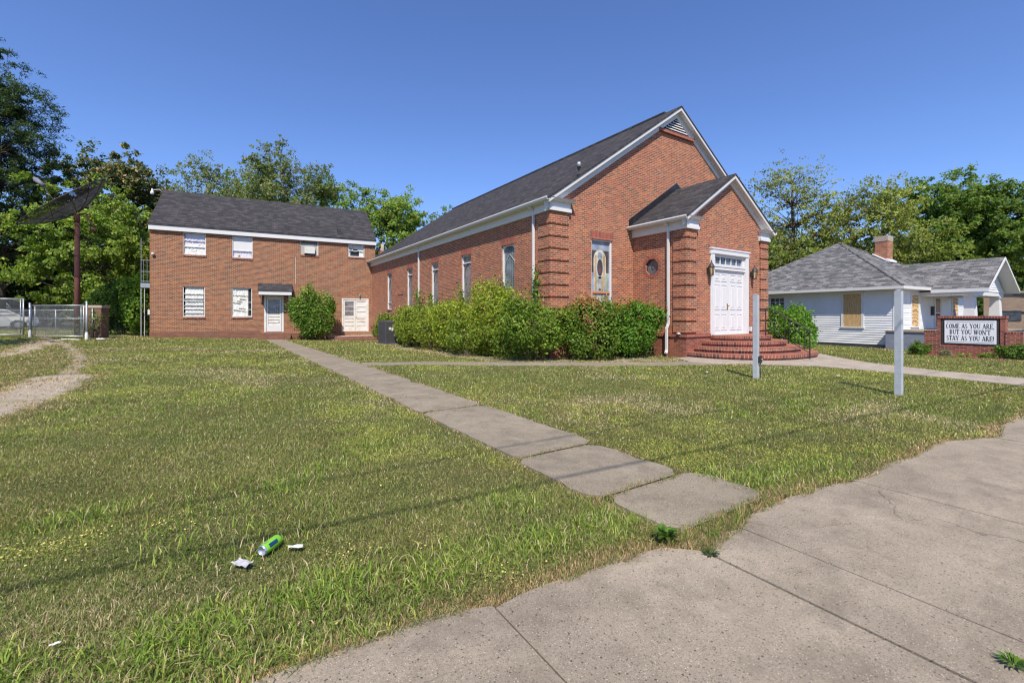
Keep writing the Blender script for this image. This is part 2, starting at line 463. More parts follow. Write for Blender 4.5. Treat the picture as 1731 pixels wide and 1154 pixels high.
# ------------------------------------------------------------------ mesh helpers
class MB:
    def __init__(s):
        s.v = []; s.f = []; s.m = []; s.k = 0; s.smooth = []

    def mat(s, k):
        s.k = k; return s

    def add(s, vs, fs, smooth=False):
        n = len(s.v)
        s.v += [tuple(map(float, p)) for p in vs]
        for f in fs:
            s.f.append(tuple(i + n for i in f)); s.m.append(s.k); s.smooth.append(smooth)
        return s

    def box(s, x0, x1, y0, y1, z0, z1):
        vs = [(x0, y0, z0), (x1, y0, z0), (x1, y1, z0), (x0, y1, z0), (x0, y0, z1), (x1, y0, z1), (x1, y1, z1), (x0, y1, z1)]
        return s.add(vs, [(0, 3, 2, 1), (4, 5, 6, 7), (0, 1, 5, 4), (1, 2, 6, 5), (2, 3, 7, 6), (3, 0, 4, 7)])

    def obox(s, c, size, rz=0, rx=0, ry=0):
        mt = Matrix.Translation(c) @ Matrix.Rotation(rz, 4, 'Z') @ Matrix.Rotation(rx, 4, 'X') @ Matrix.Rotation(ry, 4, 'Y')
        a, b, d = (q / 2 for q in size)
        vs = [mt @ Vector(p) for p in [(-a, -b, -d), (a, -b, -d), (a, b, -d), (-a, b, -d), (-a, -b, d), (a, -b, d), (a, b, d), (-a, b, d)]]
        return s.add(vs, [(0, 3, 2, 1), (4, 5, 6, 7), (0, 1, 5, 4), (1, 2, 6, 5), (2, 3, 7, 6), (3, 0, 4, 7)])

    def poly(s, pts):
        return s.add(pts, [tuple(range(len(pts)))])

    def prism(s, prof, axis, a, b):
        """prof: list of 2-D points; axis 'y' -> (x,z), 'x' -> (y,z), 'z' -> (x,y)"""
        def P(p, t):
            return {'y': (p[0], t, p[1]), 'x': (t, p[0], p[1]), 'z': (p[0], p[1], t)}[axis]
        n = len(prof)
        area = sum(prof[i][0] * prof[(i + 1) % n][1] - prof[(i + 1) % n][0] * prof[i][1] for i in range(n))
        if (area > 0) == (axis == 'y'):
            prof = prof[::-1]
        vs = [P(p, a) for p in prof] + [P(p, b) for p in prof]
        fs = [tuple(range(n - 1, -1, -1)), tuple(range(n, 2 * n))]
        fs += [(i, (i + 1) % n, n + (i + 1) % n, n + i) for i in range(n)]
        return s.add(vs, fs)

    def tube(s, pts, r, n=8, cap=True, sq=False):
        pts = [Vector(p) for p in pts]
        rs = r if isinstance(r, (list, tuple)) else [r] * len(pts)
        rings = []; up = None
        for i, p in enumerate(pts):
            d = (pts[min(i + 1, len(pts) - 1)] - pts[max(i - 1, 0)]).normalized()
            if up is None:
                up = Vector((0, 0, 1)) if abs(d.z) < 0.9 else Vector((1, 0, 0))
            x = d.cross(up).normalized(); y = x.cross(d).normalized(); up = y
            o = math.pi / 4 if sq else 0
            rings.append([p + (x * math.cos(2 * math.pi * k / n + o) + y * math.sin(2 * math.pi * k / n + o)) * rs[i] for k in range(n)])
        vs = [q for g in rings for q in g]
        fs = [(i * n + k, i * n + (k + 1) % n, (i + 1) * n + (k + 1) % n, (i + 1) * n + k) for i in range(len(pts) - 1) for k in range(n)]
        if cap:
            fs += [tuple(range(n - 1, -1, -1)), tuple(range((len(pts) - 1) * n, len(pts) * n))]
        return s.add(vs, fs, smooth=not sq and n > 5)

    def lathe(s, prof, c=(0, 0, 0), n=20, mtx=None):
        vs = []
        for r_, z in prof:
            for k in range(n):
                a = 2 * math.pi * k / n
                p = Vector((r_ * math.cos(a), r_ * math.sin(a), z))
                if mtx is not None:
                    p = mtx @ p
                vs.append(p + Vector(c))
        fs = [(i * n + k, i * n + (k + 1) % n, (i + 1) * n + (k + 1) % n, (i + 1) * n + k) for i in range(len(prof) - 1) for k in range(n)]
        return s.add(vs, fs, True)

    def build(s, name, mats, parent=None, **tags):
        me = bpy.data.meshes.new(name)
        off = Vector((0, 0, 0))
        if parent is not None and parent.get('_w'):
            off = Vector(parent['_w'])
        p2 = parent
        vs = [(v[0] - off[0], v[1] - off[1], v[2] - off[2]) for v in s.v]
        me.from_pydata(vs, [], s.f)
        if not isinstance(mats, (list, tuple)):
            mats = [mats]
        for q in mats:
            me.materials.append(M[q] if isinstance(q, str) else q)
        me.polygons.foreach_set('material_index', s.m)
        me.polygons.foreach_set('use_smooth', s.smooth)
        uv = me.uv_layers.new(name="UV")
        V = np.array(s.v)
        data = np.empty((len(me.loops), 2))
        for p in me.polygons:
            nrm = p.normal
            idx = list(p.vertices)
            co = V[idx]
            if abs(nrm.z) > 0.92:
                u = co[:, 0]; w = co[:, 1]
            elif abs(nrm.z) > 0.25:   # roofs: u along eave, v up the slope
                h = Vector((nrm.x, nrm.y)).normalized()
                t = (-h.y, h.x)
                u = co[:, 0] * t[0] + co[:, 1] * t[1]
                w = co[:, 2] / max(0.2, math.sqrt(1 - nrm.z ** 2))
            else:
                h = Vector((nrm.x, nrm.y)).normalized()
                if abs(h.x) > abs(h.y):
                    u = co[:, 1] * (1 if abs(h.x) > 0.98 else 1 / abs(h.x))
                else:
                    u = co[:, 0] * (1 if abs(h.y) > 0.98 else 1 / abs(h.y))
                w = co[:, 2]
            for li, a, b in zip(p.loop_indices, u, w):
                data[li] = (a, b)
        uv.data.foreach_set('uv', data.ravel())
        me.update()
        o = bpy.data.objects.new(name, me)
        col.objects.link(o)
        if parent is not None:
            o.parent = parent
            if parent.get('_w'):
                o['_w'] = list(parent['_w'])
        for k, v in tags.items():
            o[k] = v
        return o


def empty(name, loc, label, cat, rz=0, world=False, group=None):
    o = bpy.data.objects.new(name, None)
    o.location = loc; o.rotation_euler = (0, 0, rz)
    o.empty_display_size = 0.3
    o['label'] = label; o['category'] = cat
    if group: o['group'] = group
    if world: o['_w'] = list(loc)
    col.objects.link(o)
    return o


def structure(o):
    o['kind'] = 'structure'; return o


def copy_tree(o, parent=None):
    c = o.copy(); col.objects.link(c); c.parent = parent
    for ch in list(o.children):
        copy_tree(ch, c)
    return c


def wall_cells(mb, fix, axis, a0, a1, z0, z1, holes, depth, sgn=1, reveal=True):
    """rectangular wall on plane axis=fix spanning a0..a1, z0..z1 with rectangular holes (a0,a1,z0,z1); reveals go `depth` inwards"""
    A = sorted({a0, a1, *[h[0] for h in holes], *[h[1] for h in holes]})
    Z = sorted({z0, z1, *[h[2] for h in holes], *[h[3] for h in holes]})
    A = [a for a in A if a0 <= a <= a1]; Z = [z for z in Z if z0 <= z <= z1]

    def P(a, z, d=0):
        return (a, fix + d * sgn, z) if axis == 'y' else (fix + d * sgn, a, z)
    for i in range(len(A) - 1):
        for j in range(len(Z) - 1):
            ca = (A[i] + A[i + 1]) / 2; cz = (Z[j] + Z[j + 1]) / 2
            if any(h[0] < ca < h[1] and h[2] < cz < h[3] for h in holes):
                continue
            mb.poly([P(A[i], Z[j]), P(A[i + 1], Z[j]), P(A[i + 1], Z[j + 1]), P(A[i], Z[j + 1])])
    if reveal:
        for h in holes:
            c = [(h[0], h[2]), (h[1], h[2]), (h[1], h[3]), (h[0], h[3])]
            for k in range(4):
                p, q = c[k], c[(k + 1) % 4]
                mb.poly([P(*p), P(*q), P(*q, depth), P(*p, depth)])


# ------------------------------------------------------------------ leaf clouds (numpy)
def np_mesh(name, V, F, colr, material, parent=None, loc=None, nper=4):
    me = bpy.data.meshes.new(name)
    V = np.asarray(V, np.float32)
    if loc is not None:
        V = V - np.asarray(loc, np.float32)
    nf = len(F)
    me.vertices.add(len(V)); me.vertices.foreach_set('co', V.ravel())
    me.loops.add(nf * nper); me.loops.foreach_set('vertex_index', np.asarray(F, np.int32).ravel())
    me.polygons.add(nf); me.polygons.foreach_set('loop_start', np.arange(nf, dtype=np.int32) * nper)
    a = me.color_attributes.new('col', 'FLOAT_COLOR', 'POINT')
    c4 = np.ones((len(V), 4), np.float32); c4[:, :3] = colr
    a.data.foreach_set('color', c4.ravel())
    me.materials.append(M[material]); me.update(calc_edges=True)
    o = bpy.data.objects.new(name, me)
    col.objects.link(o)
    if parent is not None: o.parent = parent
    return o


def leaf_verts(P, size, out, colr, aspect=0.55, rg=rng, upbias=0.3, droop=0.0, jitter=1.0):
    n = len(P)
    nrm = rg.normal(size=(n, 3)) * jitter + out * 0.7
    nrm[:, 2] += upbias
    nrm /= np.linalg.norm(nrm, axis=1)[:, None] + 1e-9
    t = rg.normal(size=(n, 3)); t[:, 2] -= droop
    t -= nrm * np.sum(t * nrm, 1)[:, None]
    t /= np.linalg.norm(t, axis=1)[:, None] + 1e-9
    b = np.cross(nrm, t)
    s = np.asarray(size).reshape(-1, 1) * np.ones((n, 1))
    V = np.empty((n, 4, 3), np.float32)
    V[:, 0] = P - t * s * 0.5
    V[:, 1] = P + b * s * aspect * 0.5 - nrm * s * 0.08
    V[:, 2] = P + t * s * 0.5
    V[:, 3] = P - b * s * aspect * 0.5 - nrm * s * 0.08
    F = np.arange(n * 4).reshape(n, 4)
    C = np.repeat(colr, 4, axis=0)
    return V.reshape(-1, 3), F, C


def vary(base, n, rg, amt=0.18, hue=0.12, cl=None):
    b = np.array(base)
    k = 1 + rg.normal(size=(n, 1)) * amt
    c = b * np.clip(k, 0.5, 1.7)
    c = c * (1 + rg.normal(size=(n, 3)) * hue * np.array([1, 0.4, 0.6]))
    if cl is not None: c = c * cl
    return np.clip(c, 0.004, 0.9)


def make_tree(name, xy, h, rad, label, cat='tree', base=(0.07, 0.12, 0.03), alt=None, leaf=0.2, n=14000, cb=0.3, trunk_r=0.22,
              tips=90, clump=0.75, seed=1, bark='bark', sparse=1.0, shape='round', group=None, aspect=0.6, droop=0.0, lean=(0, 0), stems=1, flat=0.6):
    rg = np.random.default_rng(seed)
    x, y = xy; z0 = float(gz(x, y))
    o = empty(name, (x, y, z0), label, cat, group=group)
    tm = MB()
    hh = h - z0
    cz = hh * (1 + cb) / 2
    rz = hh * (1 - cb) / 2
    tipl = []
    nst = stems
    trunks = []
    for sidx in range(nst):
        a = 2 * math.pi * sidx / nst + seed
        sp = 0 if nst == 1 else rad * 0.35
        top = Vector((math.cos(a) * sp + lean[0] * hh, math.sin(a) * sp + lean[1] * hh, hh * 0.82))
        pts = []; rr = []
        for i in range(8):
            t = i / 7
            w = 0.04 * hh * t * (1 - t) * 2
            pts.append(Vector((top.x * t ** 1.3 + rg.normal() * w * 0.5, top.y * t ** 1.3 + rg.normal() * w * 0.5, top.z * t - 0.15 * (i == 0))))
            rr.append(trunk_r * (1.25 if i == 0 else 1) * (1 - 0.85 * t) + 0.015)
        tm.tube(pts, rr, 8)
        trunks.append(pts)
    # limbs to the tips
    for k in range(tips):
        for _ in range(30):
            u = rg.uniform(-1, 1, 3)
            if shape == 'cone':
                zz = (u[2] + 1) / 2
                lim = (1 - zz) ** 0.8 * 0.95 + 0.08
                if math.hypot(u[0], u[1]) < lim and math.hypot(u[0], u[1]) > lim * 0.35: break
            else:
                rr_ = np.linalg.norm(u)
                if 0.45 < rr_ < 1.0 * (0.85 + 0.15 * math.sin(3 * math.atan2(u[1], u[0]) + seed)): break
        tip = Vector((u[0] * rad + lean[0] * hh, u[1] * rad + lean[1] * hh, cz + u[2] * rz * 0.94))
        tipl.append(tip)
        pts = trunks[k % nst]
        zt = tip.z - (0.25 + 0.3 * rg.random()) * math.hypot(u[0], u[1]) * rad
        zt = max(hh * cb * 0.75, min(zt, hh * 0.8))
        j = min(range(8), key=lambda q: abs(pts[q].z - zt)); j = max(1, j)
        s0 = pts[j]
        mid = (s0 * 0.5 + tip * 0.5) + Vector((rg.normal(), rg.normal(), rg.normal() + 0.3)) * 0.07 * rad
        br = max(0.02, trunk_r * 0.32 * (1 - j / 9))
        tm.tube([s0, s0.lerp(mid, 0.5) + Vector((rg.normal(), rg.normal(), rg.normal())) * 0.03 * rad, mid, tip], [br, br * 0.75, br * 0.5, 0.012], 5, cap=False)
    tm.build('trunk', bark, o)
    T = np.array([tuple(t) for t in tipl])
    wts = rg.uniform(0.4, 1.6, len(T)); wts /= wts.sum()
    ci = rg.choice(len(T), n, p=wts)
    cr = clump * rg.uniform(0.6, 1.35, len(T))
    d = rg.normal(size=(n, 3)); d /= np.linalg.norm(d, axis=1)[:, None]
    r_ = rg.random(n) ** 0.5
    # sub-clumps give broken edges
    sub = rg.normal(size=(len(T), 7, 3)) * 0.75
    si = rg.integers(0, 7, n)
    P = T[ci] + (sub[ci, si] * cr[ci][:, None] * np.array([1, 1, flat])) + d * (r_ * cr[ci] * 0.45)[:, None] * np.array([1, 1, 0.75])
    P = P[P[:, 2] > 0.05] if shape != 'x' else P
    m = len(P); ci = ci[:m]
    out = P - np.array([lean[0] * hh, lean[1] * hh, cz]); out /= np.linalg.norm(out, axis=1)[:, None] + 1e-9
    clv = np.clip(1 + rg.normal(size=(len(T), 1)) * 0.16, 0.6, 1.5)
    c = vary(base, m, rg, 0.16, 0.1, clv[ci])
    if alt is not None:
        pick = rg.random(m) < alt[1]
        c[pick] = vary(alt[0], int(pick.sum()), rg, 0.25, 0.12)
    V, F, C = leaf_verts(P, leaf * rg.uniform(0.6, 1.4, m), out, c * 1.5, aspect, rg, 0.35, droop, 0.75)
    np_mesh('crown', V, F, C, 'leaf', o)
    return o


def make_shrub(name, xy, rx, ry, h, label, cat='shrub', base=(0.09, 0.16, 0.03), alt=None, top=None, leaf=0.06, n=9000, seed=1, z_low=0.04, lobes=16, group=None, rot=0.0, zb=None, aspect=0.68, rough=1.0):
    rg = np.random.default_rng(seed)
    x, y = xy; z0 = float(gz(x, y)) if zb is None else zb
    o = empty(name, (x, y, z0), label, cat, rz=rot, group=group)
    tm = MB()
    for k in range(9):
        a = rg.uniform(0, 2 * math.pi); q = rg.uniform(0.3, 0.8)
        e = Vector((math.cos(a) * rx * q, math.sin(a) * ry * q, h * rg.uniform(0.5, 0.85)))
        tm.tube([(e.x * 0.12, e.y * 0.12, -0.05), (e.x * 0.5, e.y * 0.5, e.z * 0.5), e], [0.022, 0.015, 0.006], 5, cap=False)
    tm.build('stems', 'bark', o)
    L = []
    for k in range(lobes):
        a = rg.uniform(0, 2 * math.pi); q = rg.uniform(0.25, 0.80)
        s = rg.uniform(0.24, 0.50)
        L.append((math.cos(a) * rx * q, math.sin(a) * ry * q, h * rg.uniform(0.24, (1.02 - 0.35 * q * q) - s * 0.45), rx * s, ry * s, h * s * 0.52, rg.uniform(0.85, 1.18)))
    L.append((0, 0, h * 0.42, rx * 0.66, ry * 0.66, h * 0.44, 1.0))
    L = np.array(L)
    ci = rg.choice(len(L), n)
    d = rg.normal(size=(n, 3)); d /= np.linalg.norm(d, axis=1)[:, None]
    q_ = 0.5 + 0.5 * rg.random(len(L))
    rr = 1 - np.abs(rg.normal(size=n)) * 0.12 + rg.exponential(0.05, n) * rough
    Q = L[ci]
    P = Q[:, :3] + d * Q[:, 3:6] * rr[:, None]
    # small tufts
    tn = max(20, n // 60)
    tc = P[rg.choice(n, tn)]
    near = rg.random(n) < 0.45
    P[near] = tc[rg.choice(tn, int(near.sum()))] + rg.normal(size=(int(near.sum()), 3)) * np.array([0.07, 0.07, 0.09]) * (h ** 0.5) * rough
    # drop what is buried deep in other lobes
    keep = np.ones(n, bool)
    for l in L:
        e = (P - l[:3]) / l[3:6]
        keep &= ~(np.sum(e * e, 1) < 0.42)
    keep &= P[:, 2] > z_low
    P = P[keep]; ci = ci[keep]; d = d[keep]
    m = len(P)
    c = vary(base, m, rg, 0.28, 0.12, L[ci][:, 6:7])
    if alt is not None:
        pick = rg.random(m) < alt[1]
        c[pick] = vary(alt[0], int(pick.sum()), rg, 0.2, 0.1)
    if top is not None:
        f = np.clip((P[:, 2] / h - top[1]) / (1.05 - top[1]), 0, 1) * (vnoise(P[:, 0] + 30, P[:, 1] + 30, 0.35, seed) > 0.45)
        pick = rg.random(m) < f * 1.1
        c[pick] = vary(top[0], int(pick.sum()), rg, 0.2, 0.1)
    V, F, C = leaf_verts(P, leaf * 1.15 * rg.uniform(0.6, 1.45, m), d, c * 1.25, aspect, rg, 0.35, jitter=0.5)
    np_mesh('foliage', V, F, C, 'leaf', o)
    return o

# ================================================================== GROUND, ROAD, PATHS
TRACKS = [  # pale gravel wheel tracks of the drive (world x, y) with half widths
    ([W(-150, 5.6), W(0, 7.4), W(60, 8.9), W(105, 10.5)], 0.75),
    ([W(105, 10.5), W(132, 12.8), W(137, 15.2), W(118, 18.8), W(92, 22.0), W(60, 26)], 0.30),
    ([W(-220, 12.0), W(-60, 13.6), W(10, 15.8), W(62, 19.0), W(90, 22.5)], 0.60),
]


def seg_dist(px, py, pts):
    best = np.full(px.shape, 1e9)
    for (ax, ay), (bx, by) in zip(pts[:-1], pts[1:]):
        dx, dy = bx - ax, by - ay
        t = np.clip(((px - ax) * dx + (py - ay) * dy) / (dx * dx + dy * dy), 0, 1)
        best = np.minimum(best, np.hypot(px - ax - t * dx, py - ay - t * dy))
    return best


CURVE_WALK = [(3.55, 13.7), (5.3, 12.85), (7.6, 11.0), (9.4, 9.7), (11.0, 8.75), (12.6, 8.05)]


def in_poly(px, py, poly):
    ins = np.zeros(px.shape, bool)
    n = len(poly)
    for i in range(n):
        (x1, y1), (x2, y2) = poly[i], poly[(i + 1) % n]
        c = ((y1 > py) != (y2 > py)) & (px < (x2 - x1) * (py - y1) / (y2 - y1 + 1e-12) + x1)
        ins ^= c
    return ins


RIGHT_WALK = [(13.85, 1.75), (15.42, 1.7), (15.75, 3.6), (16.6, 5.3), (17.9, 6.7), (19.3, 7.9), (19.8, 9.6), (13.0, 9.6), (12.3, 8.55), (12.45, 7.75), (13.6, 6.85), (14.3, 5.9), (14.25, 4.0)]


def edge_y(x):
    """north edge of the pavement: a gently wavering line"""
    x = np.asarray(x, float)
    e = np.interp(x, [-14, 0.17, 0.61, 1.22, 2.2, 2.42, 2.55, 2.9, 3.15, 3.56, 4.4, 5.04, 7.0, 7.5, 7.75, 8.3, 9.6, 34],
                  [2.35, 2.05, 2.02, 1.94, 1.84, 1.76, 1.66, 1.68, 1.75, 1.79, 1.68, 1.61, 1.56, 1.40, 1.24, 1.34, 1.33, 0.95])
    return e - 0.012 * np.sin(x * 5.3 + 1) - 0.008 * np.sin(x * 13)


def concrete_mask(x, y, pad=0.0):
    m = y < edge_y(x) + pad
    m |= (x > 2.52 - pad) & (x < 3.62 + pad) & (y < 33.6) & (y > 1.86 - pad)
    m |= seg_dist(x, y, CURVE_WALK) < 0.42 + pad
    m |= in_poly(x, y, RIGHT_WALK)
    return m


def track_mask(x, y):
    d = np.full(x.shape, 0.0)
    for k, (pts, hw) in enumerate(TRACKS):
        q = seg_dist(x, y, pts)
        d = np.maximum(d, np.clip(1 - (q - hw * 0.5) / (hw * 1.1), 0, 1) * (0.80, 0.66, 0.72)[k])
    # worn strip between the tracks, bare soil under the hedge
    q = seg_dist(x, y, [W(-150, 8), W(0, 10.5), W(80, 13.5), W(100, 17)])
    d = np.maximum(d, np.clip(1 - (q - 0.5) / 0.9, 0, 1) * 0.45)
    d = np.maximum(d, np.clip(1 - np.abs(y - edge_y(x)) / 0.16, 0, 1) * 0.55)
    q = seg_dist(x, y, [(13.2, 9.2), (10.4, 10.3), (8.2, 12.2), (7.7, 14), (7.7, 22)])
    d = np.maximum(d, np.clip(1 - (q - 0.45) / 0.5, 0, 1) * 0.62)
    return d


# ground sheet: fine near the scene, coarse to the horizon
gx = np.concatenate([[-900, -300, -120, -60, -38], np.arange(-30, 34, 0.25), [36, 40, 50, 70, 120, 300, 900]])
gy = np.concatenate([[-900, -300, -100, -40, -12, -6, -3], np.arange(-1.5, 40, 0.25), [42, 46, 55, 70, 100, 300, 900]])
GX, GY = np.meshgrid(gx, gy, indexing='ij')
GZ = gz(GX, GY) + (vnoise(GX, GY, 1.3, 3) - 0.5) * 0.05 * (~concrete_mask(GX, GY, 0.25)) - 0.016
nx, ny = GX.shape
Vg = np.stack([GX, GY, GZ], -1).reshape(-1, 3)
ii, jj = np.meshgrid(np.arange(nx - 1), np.arange(ny - 1), indexing='ij')
Fg = np.stack([ii * ny + jj, (ii + 1) * ny + jj, (ii + 1) * ny + jj + 1, ii * ny + jj + 1], -1).reshape(-1, 4)
go = np_mesh('ground', Vg, Fg, np.zeros((len(Vg), 3)), 'ground')
da = go.data.attributes.new('dirt', 'FLOAT', 'POINT')
dm = track_mask(GX, GY).ravel()
da.data.foreach_set('value', dm.astype(np.float32))
structure(go)

# pavement slabs (each slab between joints, one structure mesh)
mb = MB()
xs = [-14, -12.4, -10.8, -9.2, -7.6, -6.0, -4.4, -2.8, -0.75, 1.15, 2.5, 2.99, 4.68, 7.7, 9.3, 10.9, 12.5, 14.1, 15.7, 17.3, 18.9, 20.5, 22.1, 23.7, 25.3, 27, 30, 34]
for i in range(len(xs) - 1):
    x0, x1 = xs[i] + 0.006, xs[i + 1] - 0.006
    if 2.4 < xs[i] < 2.6: x0 += 0.006
    n = max(3, int((x1 - x0) / 0.16))
    tz = rng.uniform(-0.004, 0.004)
    top = [(x0 + (x1 - x0) * k / n) for k in range(n + 1)]
    ye = [float(edge_y(t)) + rng.normal() * 0.012 - (0.02 if k in (0, n) else 0) for k, t in enumerate(top)]
    y0 = -1.1
    poly = [(x0, y0)] + [(x1, y0)] + [(t, e) for t, e in zip(top[::-1], ye[::-1])]
    mb.prism(poly, 'z', -0.08, tz + 0.002)
structure(mb.build('pavement', 'concrete'))
mb = MB().box(-60, 80, -9.5, -1.25, -0.2, -0.128)
structure(mb.build('road', 'asphalt'))
mb = MB().box(-60, 80, -1.25, -1.1, -0.2, 0.0)
structure(mb.build('kerb', 'concrete'))

# path to the annex door: slabs
mb = MB()
ys = [1.86, 2.56, 3.72, 6.28, 7.6, 9.3, 11.0, 12.7, 14.6, 16.5, 18.4, 20.3, 22.2, 24.1, 26, 28, 30, 32, 34.0]
for i in range(len(ys) - 1):
    a, b = ys[i] + 0.006, ys[i + 1] - 0.006
    n = max(4, int((b - a) / 0.1)) if i < 4 else max(3, int((b - a) / 0.3))
    x0, x1 = 2.52, 3.6
    if i == 0: x0, x1 = 2.55, 3.72
    if i == 1: x0, x1 = 2.48, 3.56
    lift = [0.0, 0.004, 0.006, 0.002][i] if i < 4 else 0.0
    def ins(k):
        dd = min(k, n - k) * (b - a) / n
        return (0.10 if i < 3 else 0.05) * math.exp(-(dd / 0.07) ** 1.5)
    L_ = [(x0 + ins(k) + rng.normal() * 0.008, a + (b - a) * k / n) for k in range(n + 1)]
    R_ = [(x1 - ins(k) * 1.2 + rng.normal() * 0.014, a + (b - a) * k / n) for k in range(n + 1)]
    for k in range(n):
        q = [L_[k], R_[k], R_[k + 1], L_[k + 1]]
        zt = [float(gz(*p)) + 0.006 + lift * (1 - k / n) for p in q]
        vs = [(p[0], p[1], z) for p, z in zip(q, zt)] + [(p[0], p[1], z - 0.1) for p, z in zip(q, zt)]
        fs = [(0, 1, 2, 3), (0, 4, 5, 1), (1, 5, 6, 2), (3, 7, 4, 0)]
        if k == 0: fs.append((0, 1, 5, 4))
        mb.add(vs, fs)
structure(mb.build('path', 'concrete_walk'))

# thin curved path along the hedge
mb = MB()
pts = []
for i in range(len(CURVE_WALK) - 1):
    for k in range(6):
        t = k / 6
        pts.append((CURVE_WALK[i][0] * (1 - t) + CURVE_WALK[i + 1][0] * t, CURVE_WALK[i][1] * (1 - t) + CURVE_WALK[i + 1][1] * t))
pts.append(CURVE_WALK[-1])
L_ = []; R_ = []
for i, p in enumerate(pts):
    a = pts[max(0, i - 1)]; b = pts[min(len(pts) - 1, i + 1)]
    d = Vector((b[0] - a[0], b[1] - a[1])).normalized()
    w = 0.43
    L_.append((p[0] - d.y * w, p[1] + d.x * w)); R_.append((p[0] + d.y * w, p[1] - d.x * w))
for k in range(len(pts) - 1):
    q = [L_[k], R_[k], R_[k + 1], L_[k + 1]]
    z = 0.0
    mb.add([(p[0], p[1], float(gz(*p)) + 0.004) for p in q] + [(p[0], p[1], float(gz(*p)) - 0.1) for p in q], [(3, 2, 1, 0), (0, 1, 5, 4), (2, 3, 7, 6), (1, 2, 6, 5), (3, 0, 4, 7)])
structure(mb.build('curved_path', 'concrete_walk'))
mb = MB()
mb.prism(RIGHT_WALK, 'z', -0.1, 0.008)
structure(mb.build('entrance_path', 'concrete_pale'))

# ================================================================== CHURCH
XW, XR, XC, YF, YB = 9.54, 23.22, 16.38, 12.09, 33.5
ch = empty('church', (16.38, 9.7, 0), 'red brick church with steep gabled front, projecting gabled entrance and white double door', 'church', world=True)


def roof_z(x):
    return 5.44 + 0.685 * (min(x, 2 * XC - x) - 9.27)


def quoin_faces(mb, corner_x, corner_y, wx, wy, z0, z1, p=0.058, sx=1, step=0.42, base=0.85):
    """raised brick blocks wrapping a corner, one recessed course between them"""
    z = base
    while z < z1 - 0.1:
        t = min(z + step - 0.072, z1)
        x0, x1 = (corner_x - p, corner_x + wx) if sx > 0 else (corner_x - wx, corner_x + p)
        # front slab and side slab
        mb.box(x0, x1, corner_y - p, corner_y + 0.002, z, t)
        if sx > 0:
            mb.box(corner_x - p, corner_x + 0.002, corner_y + 0.002, corner_y + wy, z, t)
        else:
            mb.box(corner_x - 0.002, corner_x + p, corner_y + 0.002, corner_y + wy, z, t)
        z += step


SIDE_WIN = [(14.31, 15.23), (17.84, 18.77), (21.40, 22.30), (25.07, 25.98), (28.82, 29.74)]
mb = MB()
wall_cells(mb, XW, 'x', YF, YB, -0.6, 5.1, [(a, b, 1.85, 4.22) for a, b in SIDE_WIN], 0.14, 1)
wall_cells(mb, YF, 'y', XW, XR, -0.6, 5.1, [(11.47, 12.54, 1.8, 4.27)], 0.14, 1)
mb.poly([(XW, YF, 5.1), (XR, YF, 5.1), (XR, YF, roof_z(XR) - 0.15), (XC, YF, roof_z(XC) - 0.15), (XW, YF, roof_z(XW) - 0.15)])
mb.poly([(XW, YB, -0.6), (XR, YB, -0.6), (XR, YB, roof_z(XR) - 0.15), (XC, YB, roof_z(XC) - 0.15), (XW, YB, roof_z(XW) - 0.15)])
mb.poly([(XR, YF, -0.6), (XR, YB, -0.6), (XR, YB, 5.1), (XR, YF, 5.1)])
quoin_faces(mb, XW, YF, 0.80, 0.62, 0.8, 5.05)
quoin_faces(mb, XR, YF, 0.80, 0.62, 0.8, 5.05, sx=-1)
# sills
for a, b in SIDE_WIN:
    mb.box(XW - 0.05, XW + 0.1, a - 0.03, b + 0.03, 1.77, 1.85)
# bricked-up duct outline on the side wall
mb.box(XW - 0.03, XW, 26.6, 27.5, 2.75, 2.84)
mb.build('wall', 'brick', ch)

# entrance porch walls
PX0, PX1, PY = 13.7, 19.08, 9.7


def proof_z(x):
    return 4.90 + 0.65 * (min(x, 2 * XC - x) - 13.42)


mb = MB()
wall_cells(mb, PY, 'y', PX0, PX1, 0.76, 4.5, [(15.20, 17.58, 0.70, 3.86)], 0.16, 1)
mb.poly([(PX0, PY, 4.5), (PX1, PY, 4.5), (PX1, PY, proof_z(PX1) - 0.1), (XC, PY, proof_z(XC) - 0.1), (PX0, PY, proof_z(PX0) - 0.1)])
mb.poly([(PX1, PY, 0.5), (PX1, YF, 0.5), (PX1, YF, 4.9), (PX1, PY, 4.9)])
oy, oz, orr = 11.18, 3.28, 0.29
wall_cells(mb, PX0, 'x', PY, YF, 0.76, 4.9, [(oy - orr, oy + orr, oz - orr, oz + orr)], 0.12, 1, reveal=False)
t8 = math.tan(R(22.5)) * orr
octp = [(oy - orr, oz - t8), (oy - t8, oz - orr), (oy + t8, oz - orr), (oy + orr, oz - t8), (oy + orr, oz + t8), (oy + t8, oz + orr), (oy - t8, oz + orr), (oy - orr, oz + t8)]
for (a, b, c) in ((0, 1, (oy - orr, oz - orr)), (2, 3, (oy + orr, oz - orr)), (4, 5, (oy + orr, oz + orr)), (6, 7, (oy - orr, oz + orr))):
    mb.poly([(PX0, *octp[a]), (PX0, *octp[b]), (PX0, *c)])
for k in range(8):
    p, q = octp[k], octp[(k + 1) % 8]
    mb.poly([(PX0, *p), (PX0, *q), (PX0 + 0.12, *q), (PX0 + 0.12, *p)])
quoin_faces(mb, PX0, PY, 0.54, 0.5, 0.8, 4.48)
quoin_faces(mb, PX1, PY, 0.54, 0.5, 0.8, 4.48, sx=-1)
mb.build('porch_wall', 'brick', ch)
